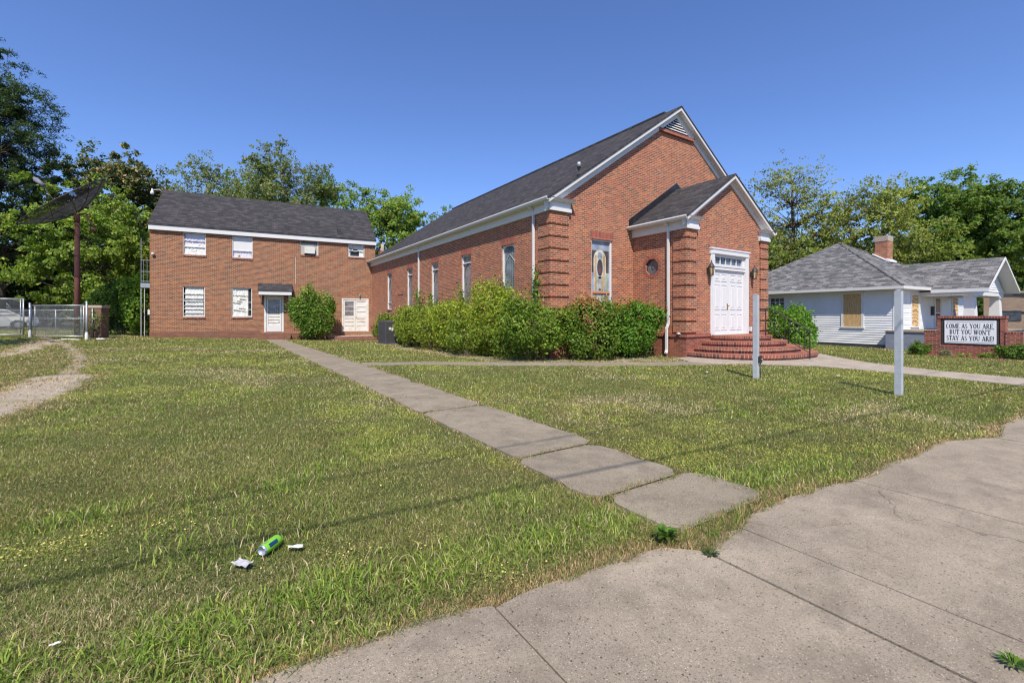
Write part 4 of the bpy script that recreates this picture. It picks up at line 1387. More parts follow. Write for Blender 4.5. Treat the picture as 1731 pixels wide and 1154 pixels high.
def annex_window(idx, style):
    a, b, z0, z1 = AW[idx]
    f = MB(); fw = 0.045; d = 0.06
    f.box(a, a + fw, d - 0.03, d + 0.02, z0, z1); f.box(b - fw, b, d - 0.03, d + 0.02, z0, z1)
    f.box(a + fw, b - fw, d - 0.028, d + 0.018, z0, z0 + 0.07); f.box(a + fw, b - fw, d - 0.028, d + 0.018, z1 - fw, z1)
    H_ = z1 - z0
    if style == 'double':
        for t in (0.36, 0.66): f.box(a + fw, b - fw, d - 0.03, d + 0.01, z0 + H_ * t, z0 + H_ * t + 0.035)
    if style == 'awning':
        for t in (0.26, 0.52, 0.76): f.box(a + fw, b - fw, d - 0.03, d + 0.01, z0 + H_ * t, z0 + H_ * t + 0.035)
    if style == 'broken':
        f.box(b - fw - 0.18, b - fw, d - 0.025, d + 0.01, z0 + H_ * .25, z0 + H_ * .25 + 0.03)
        f.box(b - fw - 0.18, b - fw, d - 0.025, d + 0.01, z0 + H_ * .5, z0 + H_ * .5 + 0.03)
    if style == 'small':
        f.box(a + fw, b - fw, d - 0.03, d + 0.01, z0 + H_ * .5, z0 + H_ * .5 + 0.035)
    if style == 'blind':
        f.box(a + fw, b - fw, d - 0.03, d + 0.01, z0 + H_ * .33, z0 + H_ * .33 + 0.035)
    fo = f.build('window', 'white_old' if style in ('awning', 'broken') else 'white', an)
    MB().box(a + 0.02, b - 0.02, d + 0.10, d + 0.11, z0, z1).build('dark_interior', 'dark', fo)
    if style == 'double':
        drape(fo, a + 0.09, b - 0.06, z0 + 0.05, z1 - 0.05, d + 0.05, 'curtain_lilac', 3)
        drape(fo, a + 0.07, b - 0.05, z0 + 0.05, z0 + H_ * 0.5, d + 0.03, 'curtain', 5, 0.03)
    elif style == 'blind':
        MB().box(a + 0.05, b - 0.05, d + 0.015, d + 0.025, z0 + H_ * .36, z1 - 0.05).build('blind', 'white', fo)
        drape(fo, a + 0.06, b - 0.06, z0 + 0.05, z0 + H_ * .36, d + 0.05, 'curtain_lilac', 4)
        MB().lathe([(0.0, 0.0), (0.07, 0.02), (0.06, 0.10), (0.03, 0.13), (0.0, 0.17)], (a + 0.38, d + 0.03, z0 + 0.07), 10).build('ornament', 'brass', fo)
    elif style == 'awning':
        drape(fo, a + 0.12, b - 0.09, z0 + 0.05, z1 - 0.05, d + 0.045, 'curtain', 7, 0.02)
        q = MB()
        for t in (0.08, 0.34, 0.56): q.box(a + 0.05, b - 0.05, d + 0.015, d + 0.03, z0 + H_ * t, z0 + H_ * t + 0.09)
        q.build('louvre_pane', 'glass_screen', fo)
    elif style == 'broken':
        drape(fo, a + 0.05, b - 0.22, z0 + 0.05, z1 - 0.04, d + 0.045, 'curtain', 9, 0.035)
        for (c0, c1, z) in ((0.05, 0.9, 0.74), (0.06, 0.5, 0.49), (0.45, 0.8, 0.62), (0.1, 0.85, 0.22), (0.4, 0.78, 0.30), (0.3, 0.6, 0.55)):
            MB().obox((a + (c0 + c1) / 2, d + 0.012, z0 + H_ * z), (c1 - c0, 0.02, 0.035), 0, 0, random.uniform(-0.18, 0.18)).build('torn_paper', 'sandstone', fo)
    elif style == 'small':
        drape(fo, a + 0.05, a + 0.16, z0 + 0.05, z0 + H_ * .8, d + 0.05, 'curtain', 2)
        drape(fo, b - 0.36, b - 0.06, z0 + 0.05, z1 - 0.06, d + 0.05, 'curtain', 6)
        drape(fo, a + 0.05, b - 0.06, z0 + H_ * .66, z1 - 0.05, d + 0.04, 'curtain', 8, 0.03)
        q = MB(); c = (a + b) / 2 - 0.07
        q.tube([(c + 0.22 * math.cos(t), d + 0.04, z0 + H_ * .62 - 0.16 * math.sin(t)) for t in [math.pi * k / 8 for k in range(9)]], 0.03, 6)
        q.build('curtain_swag', 'curtain', fo)
    return fo


annex_window(0, 'double'); annex_window(1, 'blind'); annex_window(3, 'small')
annex_window(4, 'awning'); annex_window(5, 'broken')
# window with boards and an air conditioner
a, b, z0, z1 = AW[2]
mb = MB().box(a, b, 0.05, 0.10, z0, z1 - 0.18)
w3 = mb.build('window', 'stepsold', an, label='boarded window holding a wall air conditioner')
MB().box(a, b, 0.055, 0.10, z1 - 0.18, z1).build('dark_gap', 'ac', w3)
mb = MB().box(a + 0.26, b - 0.24, -0.16, 0.05, z0 + 0.10, z0 + 0.53)
acw = mb.build('air_conditioner', 'curtain', w3)
mb = MB()
for k in range(11):
    xx = a + 0.30 + k * 0.052
    mb.box(xx, xx + 0.012, -0.165, -0.16, z0 + 0.14, z0 + 0.49)
mb.build('grille', 'stepsold', acw)
MB().box(a + 0.24, b - 0.22, -0.10, 0.05, z0 + 0.0, z0 + 0.10).build('gap_below', 'dark', w3)
MB().box(a, a + 0.03, 0.03, 0.10, z0, z1).build('window_jamb', 'white_old', w3)
MB().box(b - 0.05, b, 0.03, 0.10, z0, z1).build('window_jamb', 'white_old', w3)

# left door with canopy
mb = MB()
mb.box(6.05, 6.17, -0.03, 0.10, 0.33, 2.75); mb.box(7.09, 7.21, -0.03, 0.10, 0.33, 2.75); mb.box(6.17, 7.09, -0.028, 0.10, 2.63, 2.75)
df = mb.build('door_frame', 'white_old', an)
mb = MB().box(6.19, 7.07, 0.03, 0.07, 0.36, 2.62)
dr = mb.build('door', 'white_old', an)
mb = MB()
mb.box(6.19, 6.28, 0.0, 0.03, 0.36, 2.62); mb.box(6.98, 7.07, 0.0, 0.03, 0.36, 2.62); mb.box(6.28, 6.98, 0.0, 0.03, 2.52, 2.62); mb.box(6.28, 6.98, 0.0, 0.03, 0.36, 0.78)
for z in (0.98, 1.18, 1.38, 1.55): mb.box(6.28, 6.98, 0.005, 0.03, z - 0.008, z + 0.008)
mb.build('storm_door', 'white', dr)
MB().box(6.28, 6.98, 0.018, 0.022, 1.56, 2.52).build('glass', 'glass_screen', dr)
drape(dr, 6.3, 6.96, 1.58, 2.2, 0.028, 'curtain', 12, 0.01)
MB().tube([(6.92, -0.03, 1.02), (6.92, -0.03, 1.12)], 0.015, 6).build('door_handle', 'black', dr)
cn = MB()
cn.prism([(-0.85, 3.08), (0.0, 3.60), (0.0, 3.54), (-0.85, 3.02)], 'x', 5.69, 7.73)
co = cn.build('canopy', 'shingle', an)
MB().box(5.75, 7.67, -0.83, -0.78, 2.80, 3.03).box(5.75, 5.79, -0.78, 0, 2.80, 3.03).box(7.63, 7.67, -0.78, 0, 2.80, 3.03).box(5.79, 7.63, -0.78, 0, 2.98, 3.0).build('canopy_fascia', 'white', co)
for x in (5.84, 7.50):
    MB().prism([(0, 2.80), (-0.5, 2.80), (-0.42, 2.68), (-0.12, 2.35), (0, 2.25)], 'x', x, x + 0.08).build('bracket', 'white', co)
mb = MB().box(5.8, 7.62, -1.0, -0.005, -0.3, 0.28).box(5.9, 7.55, -1.32, -1.0, -0.3, 0.07)
mb.build('steps', 'brick_annex_base', an)

# right double door
mb = MB()
mb.box(10.94, 11.04, 0.0, 0.10, 0.27, 2.68); mb.box(12.70, 12.8, 0.0, 0.10, 0.27, 2.68); mb.box(11.04, 12.70, 0.002, 0.10, 2.58, 2.68)
mb.build('door_frame', 'white_old', an)
for s, (x0, x1) in enumerate(((11.04, 11.865), (11.875, 12.70))):
    mb = MB()
    st_ = 0.11
    mb.box(x0, x0 + st_, 0.03, 0.08, 0.29, 2.57); mb.box(x1 - st_, x1, 0.03, 0.08, 0.29, 2.57)
    for z, zz in ((0.29, 0.50), (0.72, 0.78), (0.98, 1.04), (1.24, 1.42), (1.72, 1.76), (2.07, 2.11), (2.45, 2.57)):
        mb.box(x0 + st_, x1 - st_, 0.032, 0.08, z, zz)
    mb.box(x0 + st_, x1 - st_, 0.055, 0.075, 0.29, 1.42)
    dd = mb.build('door', 'white_old', an)
    MB().box(x0 + st_, x1 - st_, 0.058, 0.062, 1.42, 2.45).build('glass', 'glass_screen' if s == 0 else 'curtain', dd)
    if s: MB().lathe([(0, 0.05), (0.03, 0.04), (0.03, 0.015), (0.012, 0)], (x0 + 0.05, 0.03, 1.32), 10, Matrix.Rotation(R(90), 4, 'X')).build('door_handle', 'brass', dd)
MB().box(9.9, 13.1, -1.5, -0.005, -0.75, 0.02).build('landing', 'concrete_pale', an)
mb = MB().box(9.86, 13.1, -1.53, -1.5, -0.7, -0.02).box(9.86, 9.9, -1.5, 0, -0.7, -0.02).box(10.0, 13.1, -1.95, -1.53, -0.7, -0.16)
mb.build('steps', 'brick_annex_base', an)
MB().tube([(12.15, -0.02, 2.95), (12.2, -0.12, 3.0), (12.1, -0.16, 2.86)], 0.03, 6).build('lamp_bracket', 'galv', an)
# thin conduit on the wall
MB().tube([(7.95, -0.015, 3.6), (7.95, -0.015, 5.45)], 0.012, 5).build('conduit', 'curtain', an)
# roof vents
for f_, zb in ((7.44, 7.35), (10.82, 7.35)):
    yv = -0.2 + (zb - 7.02) / 3.01 * 4.26
    mb = MB()
    mb.add([(f_ - 0.16, yv - 0.02, zb), (f_ + 0.16, yv - 0.02, zb), (f_ + 0.1, yv + 0.5, zb + 0.40), (f_ - 0.1, yv + 0.5, zb + 0.40), (f_ - 0.07, yv + 0.02, zb + 0.32), (f_ + 0.07, yv + 0.02, zb + 0.32)],
           [(0, 1, 5, 4), (0, 4, 3), (1, 2, 5), (4, 5, 2, 3)])
    mb.build('roof_vent', 'membrane', an)
# floodlight on the ridge end, small camera under the eave
mb = MB().tube([(0.0, 4.0, 9.75), (-0.25, 3.9, 10.0), (-0.6, 3.85, 9.9)], 0.025, 6)
mb.lathe([(0.04, 0.26), (0.06, 0.1), (0.11, 0.02), (0.12, -0.1), (0.06, -0.15), (0, -0.17)], (-0.62, 3.85, 9.74), 14)
mb.build('floodlight', 'white', an)
MB().lathe([(0, -0.09), (0.06, -0.06), (0.08, 0.0), (0.08, 0.06), (0, 0.08)], (0.16, -0.09, 5.16), 12).build('security_camera', 'white', an)
MB().box(-0.12, 0.0, 0.1, 0.4, 1.5, 1.8).build('meter_box', 'white', an)

# fire escape at the left side
fo_xy = AP(-0.30, 1.2)
fe = empty('fire_escape', (fo_xy[0], fo_xy[1], 0.1), 'white painted steel landing with railings on the left side of the brick building', 'fire escape', rz=AR)
fe.scale = (0.48, 1, 1)
MB().box(-0.6, 0.55, -0.5, 1.1, 3.05, 3.33).build('landing', 'galv', fe)
mb = MB()
for (x, y) in ((-0.55, -0.45), (-0.2, -0.45), (-0.55, 1.05)):
    mb.tube([(x, y, -0.2), (x, y, 3.0)], 0.05, 4, sq=True)
mb.build('support_posts', 'postpaint', fe)
mb = MB()
for z in (3.45, 4.05, 4.75): mb.tube([(-0.55, -0.45, z), (0.55, -0.45, z)], 0.022, 4, sq=True); mb.tube([(-0.55, -0.45, z), (-0.55, 1.05, z)], 0.022, 4, sq=True)
for x in (-0.32, 0.05): mb.tube([(x, -0.45, 3.35), (x, -0.45, 4.75)], 0.018, 4, sq=True)
mb.tube([(-0.55, -0.45, 3.35), (-0.55, -0.45, 6.1)], 0.03, 4, sq=True)
mb.build('railing', 'galv', fe)

# ================================================================== HOUSE
HO = (28.64, 8.19)
HR = R(-4.07)
ho = empty('house', (HO[0], HO[1], -0.22), 'white clapboard bungalow with grey hipped roof, boarded windows and front porch', 'house', rz=HR)
HW = 9.4


def HB(o_=None):
    return MB()


ZB = 0.22   # local z = world z + 0.22


def hz(z): return z + ZB


mb = MB()   # clapboard: each board tilts out at its foot
def clap(mb, axis, fix, a0, a1, z0, z1, sgn, step=0.125):
    z = z0
    while z < z1 - 0.01:
        zt = min(z + step, z1)
        f0 = fix + sgn * 0.028; f1 = fix + sgn * 0.004
        if axis == 'x':
            mb.add([(f0, a0, z), (f0, a1, z), (f1, a1, zt), (f1, a0, zt), (fix, a0, z), (fix, a1, z)], [(0, 1, 2, 3), (0, 4, 5, 1)])
        else:
            mb.add([(a0, f0, z), (a1, f0, z), (a1, f1, zt), (a0, f1, zt), (a0, fix, z), (a1, fix, z)], [(0, 1, 2, 3), (0, 4, 5, 1)])
        z += step
    if axis == 'x': mb.add([(fix, a0, z0), (fix, a1, z0), (fix, a1, z1), (fix, a0, z1)], [(0, 1, 2, 3)])
    else: mb.add([(a0, fix, z0), (a1, fix, z0), (a1, fix, z1), (a0, fix, z1)], [(0, 1, 2, 3)])


clap(mb, 'x', 0, 0, HW + 4.2, hz(-0.06), hz(2.80), -1)
clap(mb, 'y', 0, 0, HW, hz(0.72), hz(2.80), -1)
clap(mb, 'x', HW, 0, HW, hz(-0.06), hz(2.62), 1)
mb.box(-0.035, 0.0, -0.035, 0.09, hz(0.0), hz(2.76))
mb.box(0.0, 0.09, -0.035, 0, hz(0.72), hz(2.76))
mb.build('wall', 'siding', ho)
mb = MB().box(0.05, HW - 0.05, 0.05, HW + 4.1, hz(-0.75), hz(-0.05))
mb.build('foundation', 'foundation', ho)
mb = MB()
ap = 4.7; ov = 0.50; ze = hz(2.92); zr = hz(6.15)
C4 = [(-ov, -ov), (HW + ov, -ov), (HW + ov, HW + ov), (-ov, HW + ov)]
for k in range(4):
    p, q = C4[k], C4[(k + 1) % 4]
    mb.poly([(p[0], p[1], ze), (q[0], q[1], ze), (ap, ap, zr)])
# rear wing
mb.prism([(-ov, ze), (3.4, ze + 1.75), (7.2, ze), (7.2, ze - 0.05), (3.4, ze + 1.7), (-ov, ze - 0.05)], 'y', HW - 1.5, HW + 4.5)
# porch gable roof
PF, PWD, pc = -2.12, 2.2, 5.0
pzr = hz(4.42)
for s in (-1, 1):
    mb.poly([(pc + s * (PWD + 0.12), PF - 0.56, hz(2.80)), (pc, PF - 0.56, pzr), (pc, 2.6, pzr), (pc + s * (PWD + 0.12), 0.0, hz(2.80))])
mb.build('roof', 'shingle_grey', ho)
mb = MB()   # hip caps
for k in range(2):
    p = C4[k]
    mb.tube([(p[0], p[1], ze + 0.02), (ap, ap, zr + 0.01)], 0.045, 4)
mb.build('hip_cap', 'shingle_grey', ho)
mb = MB()
mb.box(-ov - 0.02, -ov, -ov - 0.02, HW + 4.4, ze - 0.15, ze - 0.004)
mb.box(-ov, HW + ov, -ov - 0.02, -ov, ze - 0.15, ze - 0.004)
mb.box(-ov, 0.0, -ov, HW + 4.4, ze - 0.15, ze - 0.12)
mb.box(0.0, HW + ov, -ov, 0.0, ze - 0.15, ze - 0.12)
# porch eaves and raking boards
for s in (-1, 1):
    e = pc + s * (PWD + 0.12)
    mb.box(min(e, e + s * 0.03), max(e, e + s * 0.03), PF - 0.56, -ov - 0.03, hz(2.62), hz(2.79))
    mb.prism([(e, hz(2.66)), (pc, pzr - 0.14), (pc, pzr - 0.005), (e, hz(2.79))], 'y', PF - 0.59, PF - 0.561)
    mb.prism([(e, hz(2.70)), (pc, pzr - 0.10), (pc, pzr - 0.06), (e, hz(2.74))], 'y', PF - 0.561, PF)
mb.box(pc - PWD, pc + PWD, PF, PF + 0.25, hz(2.46), hz(2.68))
mb.box(pc - PWD, pc - PWD + 0.2, PF + 0.25, 0, hz(2.46), hz(2.68)); mb.box(pc + PWD - 0.2, pc + PWD, PF + 0.25, 0, hz(2.46), hz(2.68))
mb.box(pc - PWD + 0.2, pc + PWD - 0.2, PF + 0.25, 0, hz(2.60), hz(2.63))
mb.build('trim', 'white', ho)
mb = MB()
z = hz(2.68)
while z < pzr - 0.25:   # gable clapboards
    hw = (pzr - 0.12 - z) / (pzr - hz(2.80)) * (PWD + 0.05)
    hw2 = (pzr - 0.12 - z - 0.12) / (pzr - hz(2.80)) * (PWD + 0.05)
    mb.add([(pc - hw, PF - 0.03, z), (pc + hw, PF - 0.03, z), (pc + hw2, PF - 0.004, z + 0.12), (pc - hw2, PF - 0.004, z + 0.12), (pc - hw, PF, z), (pc + hw, PF, z)], [(0, 1, 2, 3), (0, 4, 5, 1)])
    z += 0.12
mb.build('gable_siding', 'siding', ho)
for x in (pc - 1.85, pc + 1.85):
    mb = MB()
    a0_, a1_ = 0.24, 0.17
    y_ = PF + 0.22
    z0_, z1_ = hz(0.70), hz(2.46)
    mb.add([(x - a0_, y_ - a0_, z0_), (x + a0_, y_ - a0_, z0_), (x + a0_, y_ + a0_, z0_), (x - a0_, y_ + a0_, z0_),
            (x - a1_, y_ - a1_, z1_), (x + a1_, y_ - a1_, z1_), (x + a1_, y_ + a1_, z1_), (x - a1_, y_ + a1_, z1_)],
           [(0, 1, 5, 4), (1, 2, 6, 5), (2, 3, 7, 6), (3, 0, 4, 7), (4, 5, 6, 7)])
    mb.box(x - 0.23, x + 0.23, y_ - 0.23, y_ + 0.23, z1_ - 0.08, z1_ - 0.002)
    mb.build('porch_column', 'white', ho)
mb = MB().box(-0.42, HW, -2.45, -0.04, hz(-0.6), hz(0.62)).box(-0.42, -0.03, -0.04, 0.25, hz(-0.6), hz(0.62))
mb.build('porch_base', 'brick_blue', ho)
MB().box(-0.46, HW, -2.50, -0.04, hz(0.622), hz(0.70)).box(-0.46, -0.031, -0.04, 0.27, hz(0.622), hz(0.70)).build('porch_floor', 'concrete', ho)


def house_window(axis, a, b, z0, z1, panel, extra=None):
    t = MB(); w = 0.11
    def B(a_, b_, d0, d1, z, zz):
        if axis == 'x': t.box(-d1, -d0, a_, b_, z, zz)
        else: t.box(a_, b_, -d1, -d0, z, zz)
    B(a - w, a, 0.0, 0.055, z0 - 0.02, z1 + w); B(b, b + w, 0.0, 0.055, z0 - 0.02, z1 + w)
    B(a, b, 0.0, 0.052, z1, z1 + w); B(a - w - 0.03, b + w + 0.03, 0.0, 0.085, z0 - 0.08, z0 - 0.02)
    fo_ = t.build('window', 'white', ho)
    g = MB()
    if axis == 'x': g.box(-0.045, -0.03, a, b, z0 - 0.02, z1)
    else: g.box(a, b, -0.045, -0.03, z0 - 0.02, z1)
    if panel == 'osb': g.build('plywood', 'osb', fo_)
    else:
        g.build('glass', 'glass', fo_)
        q = MB()
        for k in range(1, 3):
            yk = a + (b - a) * k / 3
            q.box(-0.053, -0.045, yk - 0.014, yk + 0.014, z0, z1)
        for k in range(1, 6):
            zk = z0 + (z1 - z0) * k / 6
            q.box(-0.052, -0.045, a, b, zk - 0.012, zk + 0.012)
        q.build('muntins', 'white', fo_)
    return fo_


house_window('x', 1.46, 2.30, hz(0.85), hz(2.60), 'osb')
house_window('x', 5.50, 6.30, hz(1.1), hz(2.50), 'glass')
house_window('y', 1.82, 2.60, hz(0.90), hz(2.52), 'osb')
w2 = house_window('y', 7.34, 8.06, hz(0.90), hz(2.48), 'osb')
MB().box(7.55, 7.80, -0.048, -0.0455, hz(1.45), hz(1.62)).build('blue_notice', paint("blue_notice", (0.12, 0.2, 0.5), 0.6, 0), w2)
MB().box(7.55, 7.80, -0.048, -0.0455, hz(1.28), hz(1.42)).build('red_notice', paint("red_notice", (0.5, 0.12, 0.1), 0.6, 0), w2)
mb = MB().box(4.70, 4.82, -0.055, 0, hz(0.70), hz(2.6)).box(5.60, 5.72, -0.055, 0, hz(0.70), hz(2.6)).box(4.82, 5.60, -0.052, 0, hz(2.48), hz(2.6)).box(4.82, 5.60, -0.04, 0, hz(0.70), hz(2.48))
d_ = mb.build('front_door', 'white', ho)
MB().box(4.92, 5.50, -0.046, -0.041, hz(1.62), hz(2.38)).box(4.92, 5.50, -0.046, -0.041, hz(0.85), hz(1.56)).build('glass', 'glass', d_)
MB().box(4.28, 4.44, -0.14, -0.03, hz(1.45), hz(1.95)).build('mailbox', 'black', ho)
# chimneys of the house
mb = MB().box(5.65, 6.35, 2.45, 3.10, hz(3.9), hz(6.05))
c1 = mb.build('chimney', 'brick', ho)
MB().box(5.63, 6.37, 2.43, 3.12, hz(6.05), hz(6.38)).build('chimney_cap', 'sandstone', c1)
M['tin'] = paint("pale_tin", (0.75, 0.77, 0.82), 0.4, 0.2)
MB().prism([(2.30, hz(4.76)), (3.15, hz(5.31)), (3.15, hz(5.25)), (2.30, hz(4.70))], 'x', 5.40, 5.649).prism([(2.25, hz(4.80)), (2.45, hz(4.93)), (2.45, hz(4.85)), (2.25, hz(4.72))], 'x', 5.40, 6.4).build('chimney_flashing', 'tin', c1)
mb = MB().box(2.55, 3.15, 9.6, 10.2, hz(3.4), hz(5.35))
c2 = mb.build('chimney', 'brick', ho)
MB().box(2.52, 3.18, 9.57, 10.23, hz(5.35), hz(5.62)).build('chimney_cap', 'sandstone', c2)

# tan brick commercial building behind
tb = empty('brick_building', (48, -16, -0.4), 'low tan brick commercial building with flat parapet roof behind the house', 'building')
MB().box(0, 16, 0, 24.5, 0, 3.45).build('wall', 'brick_tan', tb)
MB().box(-0.12, 16, -0.1, 24.6, 3.45, 3.6).build('parapet', 'sandstone', tb)
mb = MB()
for z in (2.1, 2.14): mb.tube([(-0.04, 0, z - 0.5), (-0.04, 8, z), (-0.04, 16, z - 0.2), (-0.04, 24, z)], 0.02, 5)
mb.tube([(-0.05, 17, 3.4), (-0.05, 18.5, 3.15), (-0.05, 20, 3.35), (-0.05, 21.5, 3.1), (-0.05, 23, 3.35)], 0.02, 5)
mb.tube([(-0.05, 21, 3.4), (-0.05, 21.05, 2.5)], 0.035, 5)
mb.build('cables', 'black', tb)
MB().box(-0.05, 0, 22.6, 23.8, 1.5, 2.2).build('window', 'glass', tb)
o = empty('utility_cabinet', (33.6, 1.55, -0.2), 'pale grey metal utility cabinet behind the brick church sign', 'cabinet')
MB().box(-0.45, 0.45, -0.3, 0.3, 0, 0.95).build('body', 'galv', o)
MB().box(-0.5, 0.5, -0.35, 0.35, 0.95, 1.02).build('lid', 'galv', o)
MB().box(-0.456, -0.451, -0.2, 0.2, 0.2, 0.8).build('vent_panel', 'ac', o)

# ================================================================== SIGN
SX = 23.2
sg = empty('church_sign', (SX, 4.46, -0.1), 'stepped dark red brick monument sign with white panel reading COME AS YOU ARE', 'sign', world=True)
mb = MB()
zb = -0.4
mb.box(SX, SX + 0.42, 3.57, 5.36, zb, 0.34); mb.box(SX, SX + 0.42, 3.57, 3.70, 0.34, 1.34); mb.box(SX, SX + 0.42, 5.27, 5.36, 0.34, 1.34)
mb.box(SX + 0.10, SX + 0.42, 3.70, 5.27, 0.34, 1.34)
mb.box(SX - 0.02, SX + 0.42, 5.36, 5.73, zb, 0.80); mb.box(SX - 0.10, SX + 0.36, 5.73, 6.10, zb, 0.26)
mb.box(SX - 0.02, SX + 0.42, 3.16, 3.57, zb, 0.80); mb.box(SX - 0.10, SX + 0.36, 2.55, 3.16, zb, 0.26)
mb.build('brick_base', 'brick_sign', sg)
M['brick_sign_soldier'] = brick_mat("sign_soldier", BS_STOPS, (0.45, 0.34, 0.27), bw=0.3, rh=0.075, off=0, rot=True)
for q in ((SX - 0.02, SX + 0.44, 3.55, 5.38, 1.34, 1.43), (SX - 0.03, SX + 0.43, 5.38, 5.74, 0.80, 0.87), (SX - 0.03, SX + 0.43, 3.15, 3.55, 0.80, 0.87),
          (SX - 0.11, SX + 0.37, 5.74, 6.11, 0.26, 0.33), (SX - 0.11, SX + 0.37, 2.54, 3.15, 0.26, 0.33)):
    MB().box(*q).build('brick_cap', 'brick_sign_soldier', sg)
fr = MB().box(SX + 0.02, SX + 0.10, 3.72, 5.25, 0.355, 1.33).build('sign_frame', 'black', sg)
pn = MB().box(SX - 0.005, SX + 0.02, 3.79, 5.15, 0.41, 1.26).build('sign_panel', 'board', sg)
mb = MB()
for z in (1.205, 0.455): mb.box(SX - 0.009, SX - 0.005, 3.84, 5.10, z - 0.004, z + 0.004)
# serif capitals as strokes: (x0,y0,x1,y1,thick) in a unit-high cell; T thick t thin
T_, t_ = 0.185, 0.085
GL = {
    'C': (0.72, [('a', 0.40, 0.5, 0.34, 0.5, 55, 305, T_)]),
    'O': (0.80, [('a', 0.40, 0.5, 0.36, 0.5, 0, 360, T_)]),
    'M': (0.98, [(0.10, 0, 0.10, 1, t_), (0.86, 0, 0.86, 1, T_), (0.13, 1, 0.46, 0.05, T_), (0.46, 0.05, 0.84, 1, t_), 's0.10', 's0.86', 'S0.10', 'S0.86']),
    'E': (0.70, [(0.16, 0, 0.16, 1, T_), (0.1, 0.97, 0.60, 0.97, t_), (0.1, 0.5, 0.48, 0.5, t_), (0.1, 0.03, 0.62, 0.03, t_), (0.60, 0.97, 0.60, 0.78, t_), (0.63, 0.03, 0.63, 0.24, t_), (0.48, 0.6, 0.48, 0.4, t_)]),
    'A': (0.82, [(0.10, 0, 0.40, 1, t_), (0.40, 1, 0.70, 0, T_), (0.2, 0.33, 0.6, 0.33, t_), 's0.10', 's0.70']),
    'S': (0.62, [('a', 0.30, 0.74, 0.22, 0.26, 30, 270, T_ * .8), ('a', 0.30, 0.27, 0.24, 0.27, -150, 90, T_ * .8)]),
    'Y': (0.80, [(0.10, 1, 0.40, 0.45, T_), (0.70, 1, 0.40, 0.45, t_), (0.40, 0.5, 0.40, 0, T_), 's0.40', 'S0.10', 'S0.70']),
    'U': (0.82, [(0.16, 1, 0.16, 0.3, T_), (0.68, 1, 0.68, 0.3, t_), ('a', 0.42, 0.3, 0.26, 0.3, 180, 360, t_ * 1.6), 'S0.16', 'S0.68']),
    'R': (0.80, [(0.16, 0, 0.16, 1, T_), ('a', 0.36, 0.74, 0.22, 0.26, -90, 90, T_ * .8), (0.12, 0.97, 0.38, 0.97, t_), (0.16, 0.48, 0.38, 0.48, t_), (0.36, 0.48, 0.68, 0, T_), 's0.16', 's0.68']),
    'B': (0.74, [(0.16, 0, 0.16, 1, T_), ('a', 0.34, 0.75, 0.20, 0.25, -90, 90, T_ * .8), ('a', 0.34, 0.26, 0.25, 0.26, -90, 90, T_ * .8), (0.1, 0.97, 0.36, 0.97, t_), (0.1, 0.5, 0.36, 0.5, t_), (0.1, 0.03, 0.36, 0.03, t_)]),
    'T': (0.72, [(0.36, 0, 0.36, 1, T_), (0.06, 0.97, 0.66, 0.97, t_), (0.07, 0.97, 0.07, 0.78, t_), (0.65, 0.97, 0.65, 0.78, t_), 's0.36']),
    'W': (1.06, [(0.10, 1, 0.32, 0, T_), (0.32, 0, 0.53, 0.95, t_), (0.53, 0.95, 0.72, 0, T_), (0.72, 0, 0.95, 1, t_), 'S0.10', 'S0.95', 'S0.53']),
    'N': (0.84, [(0.12, 0, 0.12, 1, t_), (0.72, 0, 0.72, 1, t_), (0.12, 1, 0.72, 0, T_), 's0.12', 'S0.10', 'S0.72']),
    ',': (0.30, [(0.14, 0.1, 0.08, -0.16, 0.1)]), "'": (0.26, [(0.13, 1, 0.10, 0.72, 0.1)]), '!': (0.30, [(0.15, 1, 0.15, 0.3, T_), (0.15, 0.1, 0.15, 0.0, T_)]), ' ': (0.42, []),
}


def text_strokes(mb, line, cy, cz, h, hv, xf):
    w = sum(GL[c][0] for c in line) * 0.86
    u0 = -w / 2
    def quad(x0, y0, x1, y1, th):
        dx, dy = x1 - x0, y1 - y0; L = math.hypot(dx, dy) or 1
        px_, py_ = -dy / L * th / 2, dx / L * th / 2
        if abs(dy) > 0.2: px_, py_ = th / 2 * (1 if dy < 0 else -1), 0     # horizontal pen
        pts = [(x0 + px_, y0 + py_), (x1 + px_, y1 + py_), (x1 - px_, y1 - py_), (x0 - px_, y0 - py_)]
        mb.add([(xf, cy - (u0 + X * 0.86) * h, cz + Y_ * hv) for X, Y_ in pts], [(0, 1, 2, 3)])
    for c in line:
        w_, st = GL[c]
        for q in st:
            if isinstance(q, str):
                x = float(q[1:]); y_ = 0.025 if q[0] == 's' else 0.975
                quad(x - 0.15, y_, x + 0.15, y_, 0.05)
            elif q[0] == 'a':
                _, cx2, cy2, rx, ry, a0, a1, th = q
                n = 14
                for k in range(n):
                    b0 = R(a0 + (a1 - a0) * k / n); b1 = R(a0 + (a1 - a0) * (k + 1) / n)
                    def rr(bb, o_):
                        tt = th * (0.55 + 0.45 * abs(math.cos(bb))) * o_
                        return (cx2 + (rx - th / 2 + tt) * math.cos(bb), cy2 + (ry - th * 0.25 + tt * 0.8) * math.sin(bb))
                    pts = [rr(b0, .5), rr(b1, .5), rr(b1, -.5), rr(b0, -.5)]
                    mb.add([(xf, cy - (u0 + X * 0.86) * h, cz + Y_ * hv) for X, Y_ in pts], [(0, 1, 2, 3)])
            else:
                quad(*q)
        u0 += w_ * 0.86


